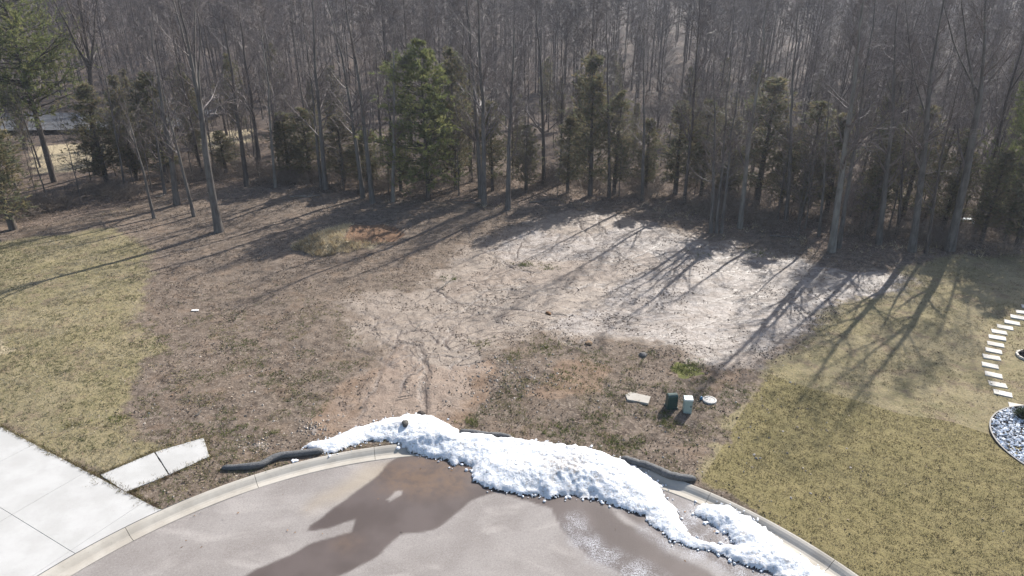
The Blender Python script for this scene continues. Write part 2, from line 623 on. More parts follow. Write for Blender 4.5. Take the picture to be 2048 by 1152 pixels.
def m_ground():
    t = NT("ground_soil")
    co = t.coord()
    n_big = t.noise(.35, 4, .6)
    n_mid = t.noise(2.2, 5, .65)
    n_fine = t.noise(11, 4, .7)
    n_grit = t.noise(34, 3, .75)
    speck = t.vor(16, 'F1', out="Color")
    spv = t.n("ShaderNodeSeparateColor")
    t.put(spv.inputs[0], speck)
    s1, s2 = spv.outputs[0], spv.outputs[1]

    def br(name, k=.5, lo=.35, hi=.65, src=None):
        a = t.math('ADD', t.attr(name), t.math('MULTIPLY', t.math('SUBTRACT', src or n_mid, .5), k))
        return t.ramp(a, lo, hi)
    # trampled soil with leaf crumbs
    soil = t.mix(t.ramp(n_mid, .35, .65), (.058, .044, .034), (.148, .117, .092))
    soil = t.mix(t.ramp(t.noise(.7, 5, .7), .54, .68, 0, .75), soil, (.070, .052, .040))
    soil = t.mix(t.ramp(n_big, .4, .65, 0, .5), soil, (.116, .089, .067))
    soil = t.mix(t.ramp(n_fine, .5, .68, 0, .75), soil, (.20, .155, .118))
    soil = t.mix(t.ramp(n_grit, .56, .70, 0, .8), soil, (.052, .040, .032))
    soil = t.mix(t.ramp(s1, .88, .92, 0, .5), soil, (.24, .20, .16))
    # winter lawn
    lawn = t.mix(t.ramp(n_mid, .3, .7), (.180, .150, .086), (.142, .126, .068))
    lawn = t.mix(t.ramp(n_big, .42, .62, 0, .7), lawn, (.200, .168, .106))
    lawn = t.mix(t.ramp(t.noise(.9, 5, .7), .51, .64, 0, .8), lawn, (.135, .102, .072))
    lawn = t.mix(t.ramp(n_fine, .45, .7, 0, .6), lawn, (.27, .215, .118))
    lawn = t.mix(t.ramp(n_grit, .55, .72, 0, .7), lawn, (.095, .078, .036))
    # straight seams between strips of sod
    sodn = t.noise(1.1, 3, .6)
    dp = t.n("ShaderNodeVectorMath", operation='DOT_PRODUCT')
    t.put(dp.inputs[0], co)
    dp.inputs[1].default_value = (SEAM_N[0] / .92, SEAM_N[1] / .92, 0)
    fr = t.math('FRACT', t.math('ADD', dp.outputs["Value"], 50.0))
    seam = t.math('MULTIPLY', t.ramp(fr, .0, .075, 1, 0), t.ramp(t.noise(.8, 3, .6), .42, .58))
    sod = t.mix(t.ramp(sodn, .35, .65), (.132, .111, .052), (.158, .131, .064))
    sod = t.mix(t.ramp(n_fine, .45, .7, 0, .6), sod, (.198, .168, .076))
    sod = t.mix(t.ramp(n_grit, .55, .72, 0, .35), sod, (.085, .076, .026))
    sod = t.mix(t.math('MULTIPLY', seam, .75), sod, (.06, .048, .024))
    lawn = t.mix(br("sod", .08, .45, .55), lawn, sod)
    # bare washed soil
    mud = t.mix(t.ramp(n_mid, .3, .7), (.140, .106, .078), (.212, .168, .128))
    mud = t.mix(t.ramp(t.noise(4.5, 6, .75, .5), .55, .66, 0, .65), mud, (.12, .088, .064))
    mud = t.mix(t.ramp(n_big, .4, .65, 0, .5), mud, (.195, .155, .120))
    mud = t.mix(t.ramp(n_fine, .55, .72, 0, .55), mud, (.155, .112, .080))
    silt = t.mix(t.ramp(n_mid, .35, .6), (.130, .104, .085), (.235, .203, .178))
    silt = t.mix(t.ramp(t.noise(.8, 6, .72, .8, t.coord((.55, 1.5, 1))), .50, .62, 0, .85), silt, (.122, .092, .070))
    silt = t.mix(t.ramp(t.noise(5, 6, .75, .4), .54, .64, 0, .7), silt, (.15, .112, .086))
    silt = t.mix(t.ramp(n_fine, .58, .70, 0, .8), silt, (.19, .145, .112))
    clay = t.mix(t.ramp(n_mid, .3, .7), (.140, .094, .064), (.200, .142, .100))
    clay = t.mix(t.ramp(n_fine, .55, .72, 0, .5), clay, (.11, .062, .036))
    brown = t.mix(t.ramp(n_mid, .3, .7), (.115, .080, .055), (.175, .130, .095))
    floor = t.mix(t.ramp(n_mid, .35, .65), (.072, .054, .043), (.125, .094, .074))
    floor = t.mix(t.ramp(n_fine, .5, .66, 0, .8), floor, (.20, .150, .112))
    floor = t.mix(t.ramp(s1, .8, .88, 0, .8), floor, (.26, .205, .16))
    floor = t.mix(t.ramp(n_grit, .55, .7, 0, .8), floor, (.042, .033, .028))
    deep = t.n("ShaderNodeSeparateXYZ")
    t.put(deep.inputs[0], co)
    floor = t.mix(t.ramp(deep.outputs[1], 48, 70, 0, .8), floor, t.mix(t.ramp(n_mid, .35, .65), (.026, .020, .018), (.052, .041, .035)))  # floor colour darkened farther in, painting the shade of the wood
    tan = t.mix(t.ramp(n_fine, .35, .65), (.19, .155, .10), (.36, .30, .20))
    moss = t.mix(t.ramp(n_fine, .35, .65), (.075, .078, .028), (.13, .13, .045))

    m_lawn = br("lawn", .9, .35, .65, t.noise(1.6, 6, .75))
    m_mud = br("mud", 1.25, .28, .76, t.noise(1.3, 6, .72))
    m_silt = t.math('MULTIPLY', br("silt", 1.0, .35, .62), t.ramp(t.attr("mud"), .15, .5))
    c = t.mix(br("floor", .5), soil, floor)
    c = t.mix(m_lawn, c, lawn)
    c = t.mix(m_mud, c, mud)
    c = t.mix(br("silt", 1.0, .4, .62), c, silt)
    c = t.mix(t.math('MULTIPLY', br("clay", .5), .85), c, clay)
    c = t.mix(t.math('MULTIPLY', br("brown", .7), .8), c, brown)
    c = t.mix(t.math('MULTIPLY', t.ramp(t.noise(.75, 5, .68, .6), .50, .66), .62), c, t.mix(m_lawn, brown, c))
    c = t.mix(br("tan", .4), c, tan)
    c = t.mix(br("moss", .3), c, moss)
    c = t.mix(br("cut", .4), c, t.mix(t.ramp(n_fine, .35, .65), (.10, .060, .038), (.185, .116, .073)))
    rl = t.attr("rill")
    c = t.mix(t.math('MULTIPLY', rl, .72), c, (.088, .066, .052))
    # thin drying cracks and crumbs over the bare soil
    wv = t.n("ShaderNodeVectorMath", operation='ADD')
    nz = t.n("ShaderNodeTexNoise")
    nz.inputs["Scale"].default_value = 1.4
    nz.inputs["Detail"].default_value = 4
    t.put(nz.inputs["Vector"], co)
    t.put(wv.inputs[0], co)
    t.put(wv.inputs[1], nz.outputs["Color"])
    crack = t.vor(.9, 'DISTANCE_TO_EDGE', wv.outputs[0])
    ck = t.math('MULTIPLY', t.ramp(crack, .0, .05, 1, 0), t.ramp(t.noise(.7, 3, .6), .45, .6))
    ck = t.math('MULTIPLY', ck, m_mud)
    c = t.mix(t.math('MULTIPLY', ck, .75), c, (.082, .060, .046))
    crumbs = t.math('MULTIPLY', t.math('MULTIPLY', t.ramp(s2, .80, .86), t.ramp(t.noise(1.6, 4, .7), .46, .60)), m_mud)
    c = t.mix(t.math('MULTIPLY', crumbs, .7), c, (.085, .062, .046))
    h = t.math('ADD', t.math('MULTIPLY', n_mid, .6), t.math('ADD', t.math('MULTIPLY', n_fine, .35), t.math('MULTIPLY', n_grit, .18)))
    h = t.math('SUBTRACT', h, t.math('MULTIPLY', ck, .12))
    h = t.math('ADD', h, t.math('MULTIPLY', crumbs, .12))
    rough = t.mix(m_mud, (.95, .95, .95), (.62, .62, .62))
    rough = t.mix(t.math('MULTIPLY', rl, .8), rough, (.30, .30, .30))
    sp = t.mix(m_mud, (.1, .1, .1), (.42, .42, .42))
    return t.done(c, rough, sp, t.bump(h, .10, .9))


g = link("ground", make_mesh("ground", np.stack([X, Y, Z], -1), quads, m_ground(), attrs=A, smooth=True), kind="structure",
         label="open lot of bare soil and winter lawn in front of the wood")

# a spline-free sampler of the finished ground
_Zg = Z.reshape(ny, nx)


def gz(x, y):
    x = np.asarray(x, float); y = np.asarray(y, float)
    i = np.clip(np.searchsorted(gx, x) - 1, 0, nx - 2)
    j = np.clip(np.searchsorted(gy, y) - 1, 0, ny - 2)
    fx = (x - gx[i]) / (gx[i + 1] - gx[i])
    fy = (y - gy[j]) / (gy[j + 1] - gy[j])
    return ((_Zg[j, i] * (1 - fx) + _Zg[j, i + 1] * fx) * (1 - fy) + (_Zg[j + 1, i] * (1 - fx) + _Zg[j + 1, i + 1] * fx) * fy)


# runnels washed into the bare soil: dark wet beds following the ground
rg = np.random.default_rng(63)
runs = []
for q_, (pl, w) in enumerate(RILLS[:22]):
    L_ = np.r_[0, np.cumsum(np.hypot(*np.diff(pl, axis=0).T))]
    m_ = max(6, int(L_[-1] / .11))
    tt = np.linspace(0, L_[-1], m_)
    P_ = np.c_[np.interp(tt, L_, pl[:, 0]), np.interp(tt, L_, pl[:, 1])]
    P_ = P_ + np.c_[fbm(tt * 1.7, tt * 0 + q_, 601, 4) - .5, fbm(tt * 1.7, tt * 0 + q_, 611, 4) - .5] * .30
    if q_ < 2:
        for side in (() if q_ else (-1, 1)):
            T_ = unit(np.gradient(P_, axis=0))
            runs.append((P_ + np.c_[-T_[:, 1], T_[:, 0]] * side * w * (.5 + .5 * fbm(tt * 1.2, tt * 0, 620 + side, 3))[:, None], .022))
    else:
        runs.append((P_, w * .46))
OUT = GP([(850, 800)])[0]
for _ in range(1500):
    if len(runs) > 430:
        break
    p = GP([(rg.uniform(720, 1640), rg.uniform(432, 735))])[0]
    if sdf_poly(p[:1], p[1:], P_MUD)[0] > -.25:
        continue
    pts, dev = [p], rg.normal(0, .5)
    for _j in range(int(rg.uniform(6, 30))):
        to = OUT - p
        base_a = math.atan2(to[1], to[0]) * .55 + math.radians(215) * .45 if to[0] < 0 else math.atan2(to[1], to[0])
        dev = dev * .86 + rg.normal(0, .33)
        p = p + np.array([math.cos(base_a + dev), math.sin(base_a + dev)]) * .11
        if sdf_poly(p[:1], p[1:], P_MUD)[0] > -.1 or np.hypot(*(p - CC)) < R_OUT + 1.6:
            break
        pts.append(p)
    if len(pts) > 5:
        runs.append((np.array(pts), .010 + .030 * rg.uniform() ** 2))
ac = Acc()
for P_, w in runs:
    m_ = len(P_)
    T_ = unit(np.gradient(P_, axis=0))
    N_ = np.c_[-T_[:, 1], T_[:, 0]]
    ww = (w * np.sin(np.linspace(.25, 2.9, m_)) * rg.uniform(.45, 1.3, m_))[:, None]
    V = []
    for e in (-1, 1):
        q_ = P_ + N_ * ww * e
        V.append(np.c_[q_, gz(*q_.T) + .007])
    i_ = np.arange(m_ - 1)
    tone = np.array([.072, .053, .041]) * rg.uniform(.75, 1.5)
    ac.add(np.concatenate(V), np.stack([i_, i_ + 1, i_ + 1 + m_, i_ + m_], -1), tone)
link("runnel_beds", ac.mesh("runnel_beds", m_col("wet_soil", .55, .35)), kind="stuff", label="fine branching runnels washed into the bare soil")

# ------------------------------------------------------------------ road, kerb, driveway, pavement
WET1 = GP([(800, 905), (700, 985), (620, 1040), (618, 1052), (640, 1050), (710, 1033), (700, 1060), (620, 1080), (540, 1120),
           (480, 1152), (470, 1165), (650, 1165), (665, 1150), (700, 1130), (760, 1105), (800, 1065), (870, 1050), (900, 1030),
           (945, 995), (1000, 975), (1100, 1010), (1125, 1050), (1150, 1080), (1180, 1110), (1260, 1150), (1280, 1165),
           (1700, 1165), (1600, 1100), (1400, 1040), (1330, 1000), (1340, 985), (1200, 940), (940, 900)])
WET_HOLE = GP([(770, 993), (790, 975), (801, 975), (798, 984), (775, 997)])
WET_DRY = GP([(1205, 1005), (1240, 1030), (1320, 1068), (1330, 1098), (1350, 1105), (1400, 1130), (1440, 1152), (1480, 1165),
              (1500, 1165), (1420, 1110), (1350, 1085), (1280, 1040), (1240, 1010)])
SLUSH_SPARKLE = [GP([(1135, 1030), (1150, 1080), (1180, 1110), (1260, 1150), (1300, 1165), (1350, 1165), (1300, 1130), (1220, 1090), (1170, 1050), (1150, 1020)]),
         GP([(1335, 990), (1390, 1005), (1490, 1075), (1560, 1115), (1460, 1105), (1370, 1075)]),
         GP([(1290, 1050), (1335, 1090), (1420, 1120), (1500, 1165), (1620, 1165), (1560, 1130), (1480, 1112), (1400, 1088), (1330, 1070)])]
P_RUST = GP([(770, 930), (850, 905), (940, 930), (930, 975), (840, 985), (760, 970)])
P_RUST2 = GP([(665, 1085), (690, 1070), (720, 1075), (690, 1095)])
P_YEL = GP([(730, 925), (800, 925), (770, 950), (690, 985), (620, 1010)])

ax_ = np.arange(-16.5, 13.5, .09)
ay_ = np.arange(-8, 21, .09)
ax_ = np.concatenate([ax_]); ay_ = np.concatenate([ay_])
AX, AY = np.meshgrid(ax_, ay_)
rc = np.hypot(AX - CC[0], AY - CC[1])
keepv = rc < R_IN + .12
swx = AX + (fbm(AX * 1.1, AY * 1.1, 7, 3) - .5) * .30
swy = AY + (fbm(AX * 1.1, AY * 1.1, 9, 3) - .5) * .30
wet = sstep(.05, -.05, sdf_poly(swx, swy, WET1)) * (1 - sstep(.04, -.04, sdf_poly(swx, swy, WET_HOLE))) * (1 - sstep(.12, -.12, sdf_poly(swx, swy, WET_DRY)))
slush_sparkle = np.zeros_like(AX)
for p in SLUSH_SPARKLE:
    slush_sparkle = np.maximum(slush_sparkle, sstep(.55, -.45, sdf_poly(swx, swy, p)))
rust = np.maximum(sstep(.6, -.5, sdf_poly(swx, swy, P_RUST)), sstep(.4, -.2, sdf_poly(swx, swy, P_RUST2)) * .6)
yel = sstep(.5, -.4, sdf_poly(swx, swy, P_YEL))
AZ = -.125 + (fbm(AX * .5, AY * .5, 13, 2) - .5) * .02
ids = np.full(AX.shape, -1)
q = keepv[:-1, :-1] & keepv[:-1, 1:] & keepv[1:, 1:] & keepv[1:, :-1]
li = np.arange(AX.size).reshape(AX.shape)
fq = np.stack([li[:-1, :-1][q], li[:-1, 1:][q], li[1:, 1:][q], li[1:, :-1][q]], -1)


def m_asphalt():
    t = NT("asphalt")
    n1 = t.noise(.5, 3, .6)
    n2 = t.noise(4, 4, .65)
    grit = t.noise(60, 3, .8)
    gv = t.vor(55, 'F1', out="Color")
    sp = t.n("ShaderNodeSeparateColor")
    t.put(sp.inputs[0], gv)
    # long pale swirls where the plough has dragged grit
    sw = t.noise(.45, 4, .55, 1.2, t.coord((.6, 1.6, 1)))
    c = t.mix(t.ramp(n1, .35, .65), (.188, .170, .157), (.230, .211, .196))
    c = t.mix(t.ramp(sw, .5, .68, 0, .55), c, (.31, .285, .262))
    mott = t.noise(17, 4, .8)
    c = t.mix(t.ramp(mott, .5, .70, 0, .45), c, (.30, .28, .26))
    c = t.mix(t.ramp(mott, .5, .32, 0, .45), c, (.12, .108, .10))
    c = t.mix(t.ramp(grit, .5, .75, 0, .55), c, (.27, .24, .225))
    c = t.mix(t.ramp(grit, .5, .28, 0, .6), c, (.075, .06, .056))
    c = t.mix(t.math('MULTIPLY', t.attr("yel"), .55), c, (.27, .225, .165))
    w = t.attr("wet")
    wc = t.mix(t.ramp(n1, .35, .65), (.064, .050, .045), (.086, .069, .063))
    wc = t.mix(t.ramp(grit, .6, .8, 0, .5), wc, (.13, .11, .105))
    c = t.mix(w, c, wc)
    c = t.mix(t.math('MULTIPLY', t.attr("rust"), t.ramp(n2, .3, .65, .1, .5)), c, (.150, .095, .056))
    sl = t.math('MULTIPLY', t.attr("slush_sparkle"), 1.0)
    sm = t.ramp(t.math('ADD', t.math('MULTIPLY', t.noise(24, 3, .8), .7), t.math('MULTIPLY', t.noise(70, 2, .8), .5)), .53, .70)
    sm = t.math('MULTIPLY', sm, t.ramp(sl, .02, .85))
    sm = t.math('MULTIPLY', sm, t.ramp(t.noise(1.8, 5, .7), .35, .65, .15, 1))
    c = t.mix(t.math('MULTIPLY', sm, .55), c, (.62, .64, .68))  # slush, plus sun sparkle on the wet asphalt painted as pale speckle
    rough = t.mix(w, (.95, .95, .95), (.50, .50, .50))
    spec = t.mix(w, (.06, .06, .06), (.13, .13, .13))
    h = t.math('ADD', t.math('MULTIPLY', grit, .7), t.math('MULTIPLY', n2, .4))
    return t.done(c, rough, spec, t.bump(h, .012, .8))


used = np.unique(fq)
remap = np.full(AX.size, -1)
remap[used] = np.arange(len(used))
link("road", make_mesh("road", np.stack([AX, AY, AZ], -1).reshape(-1, 3)[used], remap[fq], m_asphalt(),
                       attrs=dict(wet=wet.ravel()[used], slush_sparkle=slush_sparkle.ravel()[used], rust=rust.ravel()[used], yel=yel.ravel()[used]), smooth=True),
     kind="structure", label="weathered asphalt turning circle with dark meltwater stains")


def m_concrete(name, a, b, stain=.3):
    t = NT(name)
    n1 = t.noise(.8, 4, .6)
    n2 = t.noise(9, 4, .7)
    n3 = t.noise(70, 2, .7)
    c = t.mix(t.ramp(n1, .35, .65), a, b)
    c = t.mix(t.ramp(n2, .55, .75, 0, stain), c, tuple(x * .72 for x in a))
    c = t.mix(t.ramp(n3, .6, .75, 0, .3), c, tuple(x * .7 for x in a))
    return t.done(c, .85, .25, t.bump(t.math('ADD', n2, n3), .004, .6))


M_CONC = m_concrete("driveway_concrete", (.315, .308, .292), (.362, .355, .340), .25)
M_KERB = m_concrete("kerb_concrete", (.275, .250, .212), (.345, .318, .275), .45)

kerb = link("kerb", None, kind="structure", label="rolled concrete kerb round the turning circle")
PROF = [(R_IN, -.30), (R_IN, -.115), (R_IN + .02, -.108), (R_IN + .22, -.125), (R_IN + .30, -.105), (R_IN + .38, -.050), (R_IN + .46, -.005),
        (R_IN + .54, .018), (R_OUT - .015, .018), (R_OUT, .004), (R_OUT, -.30)]


def ang_of(u, v):
    p = GP([(u, v)])[0] - CC
    return math.degrees(math.atan2(p[1], p[0]))


joints = [165, 156, ang_of(75, 1152) + 6, ang_of(255, 1062), ang_of(513, 962), ang_of(749, 905)]
a0 = joints[-1]
step_j = (joints[-3] - joints[-1]) / 2
while a0 - step_j > 5:
    a0 -= step_j
    joints.append(a0)
for ja, jb in zip(joints[:-1], joints[1:]):
    n = max(4, int((ja - jb) / 1.2))
    gap = math.degrees(.007 / R_OUT)
    an = np.radians(np.linspace(ja - gap, jb + gap, n))
    V = np.array([[(CC[0] + math.cos(a) * r, CC[1] + math.sin(a) * r, z) for r, z in PROF] for a in an]).reshape(-1, 3)
    m = len(PROF)
    F = [(i * m + k, i * m + k + 1, (i + 1) * m + k + 1, (i + 1) * m + k) for i in range(n - 1) for k in range(m - 1)]
    caps = [tuple(range(m))[::-1], tuple(range((n - 1) * m, n * m))]
    link("kerb_segment", make_mesh("kerb_segment", V, [np.array(F), np.array(caps)], M_KERB), kerb)

drive = link("driveway", None, kind="structure", label="white concrete driveway at the left foreground")
_seam = m_plain("joint_filler", (.09, .08, .07), .9, .1)


def push_out(poly):
    o = []
    for p, p2 in zip(poly, np.roll(poly, -1, 0)):
        for t in np.linspace(0, 1, 14, endpoint=False):
            q = p + (p2 - p) * t
            d = q - CC
            r = np.hypot(*d)
            if r < R_OUT + .012:
                q = CC + d / r * (R_OUT + .012)
            o.append(q)
    return np.array(o)


DA = [-15.6, -12.2, -8.9, -5.6, -2.45, .75, 3.8, 6.9, 10.0, 13.1]
DB = [.0, 2.35, 4.7, 7.1, 9.5, 12]
for i in range(len(DA) - 1):
    for j in range(len(DB) - 1):
        s = .0045
        # the edge next to the lawn is a little ragged
        loc = [(DA[i] + s, DB[j] + s), (DA[i] + s, DB[j + 1] - s), (DA[i + 1] - s, DB[j + 1] - s), (DA[i + 1] - s, DB[j] + s)]
        poly = np.array([DRV_A + _da * a + _db * b for a, b in loc])
        cen = poly.mean(0)
        rr = np.hypot(*(poly - CC).T)
        if rr.max() < R_OUT + .03:
            continue
        poly = push_out(poly)
        ac = Acc()
        e1 = poly - cen
        if (np.roll(e1, -1, 0)[:, 1] * e1[:, 0] - np.roll(e1, -1, 0)[:, 0] * e1[:, 1]).sum() < 0:
            poly = poly[::-1]
        prism(ac, poly, -.12, .022, .006)
        link("slab", ac.mesh("slab", M_CONC), drive)

walk = link("pavement", None, kind="structure", label="short stub of white concrete pavement beside the driveway")
for quad in ([(201, 951), (309, 906), (337, 951), (252, 985)], [(311, 905), (407, 877), (419, 914), (339, 950)]):
    p = GP(quad)[::-1]
    ac = Acc()
    dense = np.concatenate([p[k] + (p[(k + 1) % 4] - p[k]) * np.linspace(0, 1, 6, endpoint=False)[:, None] for k in range(4)])
    dense = dense + RNG.normal(0, .006, dense.shape)
    prism(ac, dense, -.1, .03, .006)
    link("slab", ac.mesh("slab", M_CONC), walk)

# grey lane that shows through the gap in the trees at the far left
lane = Acc()
LN = [(-130, 70, 78), (-100, 71, 81), (-75, 72.5, 84), (-55, 74, 86), (-42, 76, 87), (-36, 77, 88)]
V = []
for x, y0, y1 in LN:
    V += [(x, y0, .12), (x, y1, .12)]
V = np.array(V, float)
V[:, 2] = terrain(V[:, 0], V[:, 1], False) + .55
lane.add(V, np.array([(2 * i, 2 * i + 2, 2 * i + 3, 2 * i + 1) for i in range(len(LN) - 1)]))
link("lane", lane.mesh("lane", m_concrete("lane_surface", (.05, .052, .056), (.08, .082, .087), .5)), kind="structure", label="grey lane beyond the trees")

# ------------------------------------------------------------------ trees
M_BARK = m_bark("bark_grey", (.064, .055, .048), (.125, .112, .100))
M_BARKD = m_bark("bark_dark", (.045, .036, .031), (.095, .078, .066))
M_BARKP = m_bark("bark_pale", (.105, .094, .080), (.19, .172, .148))
M_TWIG = m_bark("twig_bark", (.066, .050, .045), (.145, .112, .100), .45)
M_NEEDLE = m_col("needles", .6, .25, .5)


def grow(PP, PR, n, rng, t0, t1, ang, lf, K, up, wig, rf, rmin, lpow=.6, taper=.15):
    """children of every path in PP"""
    N, KP, _ = PP.shape
    t = np.sort(rng.uniform(t0, t1, (N, n)), 1).ravel()
    pi = np.repeat(np.arange(N), n)
    f = t * (KP - 1)
    k = np.clip(f.astype(int), 0, KP - 2)
    w = (f - k)[:, None]
    p0 = PP[pi, k] * (1 - w) + PP[pi, k + 1] * w
    tg = unit(PP[pi, k + 1] - PP[pi, k])
    r0 = PR[pi, k] * (1 - w[:, 0]) + PR[pi, k + 1] * w[:, 0]
    plen = np.linalg.norm(np.diff(PP, axis=1), axis=2).sum(1)[pi]
    az = rng.uniform(0, 2 * math.pi, len(pi)) 
    ref = np.where(np.abs(tg[:, 2:3]) > .9, np.array([[1., 0, 0]]), np.array([[0, 0, 1.]]))
    u = unit(np.cross(tg, ref)); v = np.cross(tg, u)
    a = np.radians(rng.uniform(ang[0], ang[1], len(pi)))[:, None]
    d = tg * np.cos(a) + (u * np.cos(az)[:, None] + v * np.sin(az)[:, None]) * np.sin(a)
    L = plen * rng.uniform(lf[0], lf[1], len(pi)) * (1.08 - t) ** lpow
    R = np.maximum(r0 * rf * rng.uniform(.7, 1.1, len(pi)), rmin)
    P = np.zeros((len(pi), K, 3))
    P[:, 0] = p0
    for j in range(1, K):
        d = unit(d + np.array([0, 0, up]) + rng.normal(0, wig, d.shape))
        P[:, j] = P[:, j - 1] + d * (L / (K - 1))[:, None]
    rad = R[:, None] * np.linspace(1, taper, K)[None]
    return P, rad


def trunk_path(H, lean, rng, K=13, wig=.018, kink=None):
    h = np.linspace(0, 1, K) ** 1.0
    off = np.cumsum(rng.normal(0, wig, (K, 2)), 0) * H * .35
    off -= off[0]
    P = np.zeros((1, K, 3))
    P[0, :, 2] = h * H
    P[0, :, 0] = lean[0] * h * H + off[:, 0] * h
    P[0, :, 1] = lean[1] * h * H + off[:, 1] * h
    if kink is not None:
        P[0, :, 0] += kink * H * np.sin(h * 5.0) * h
    return P


def bare_tree_mesh(name, H, r, lean, seed, limbs=24, l2=8, l3=7, t0=.38, fork=0, bark=None, kink=None, spread=1.0, thick=1.0, ang=(28, 62), wig=.018):
    rng = np.random.default_rng(seed)
    P = trunk_path(H, lean, rng, kink=kink, wig=wig)
    h = np.linspace(0, 1, P.shape[1])
    R = (r * (1 - h) ** .9 * .93 + r * .06)[None]
    R[0, 0] *= 1.35
    P[0, 0, 2] -= .35
    if fork:
        R[0] *= np.where(h > .55, .75, 1)
    at = Acc()
    at.add(*tubes(P, R, 8))
    ab = Acc()
    if fork:
        FP, FR = grow(P, R, fork, rng, .42, .62, (14, 30), (.42, .55), 8, .10, .07, .62, .03, .2, .2)
        at.add(*tubes(FP, FR, 6))
        F1, F1R = grow(FP, FR, max(5, limbs // (2 * fork) + 3), rng, .15, .97, (28, 60), (.30 * spread, .5 * spread), 6, .10, .12, .5, .014 * thick, .5)
    L1, R1 = grow(P, R, limbs, rng, t0, .98, ang, (.16 * spread, .30 * spread), 6, .11, .11, .42, .014 * thick, .55)
    if fork:
        L1 = np.concatenate([L1, F1]); R1 = np.concatenate([R1, F1R])
    ab.add(*tubes(L1, R1, 5))
    L2, R2 = grow(L1, R1, l2, rng, .15, .98, (25, 60), (.32, .62), 4, .07, .16, .5, .0085 * thick, .5, .4)
    ab.add(*tubes(L2, R2, 3))
    L3, R3 = grow(L2, R2, l3, rng, .1, 1, (20, 60), (.4, .85), 3, .05, .22, .6, .0058 * thick, .3, .6)
    ab.add(*tubes(L3, R3, 3, tip=True))
    return at.mesh(name + "_trunk", bark or M_BARK, True), ab.mesh(name + "_crown", M_TWIG)


def put_tree(name, tm, cm, loc, rz=0, s=1.0, crown_name="crown", **props):
    tilt = abs(hash(loc)) % 997 / 997.0 * .05 if props.get("group") == "bare trees deeper in the wood" else 0
    o = link(name, None, None, loc, (tilt * math.cos(rz * 7), tilt * math.sin(rz * 5), rz), **props)
    o.scale = (s, s, s) if np.isscalar(s) else s
    link("trunk", tm, o)
    link(crown_name, cm, o)
    return o


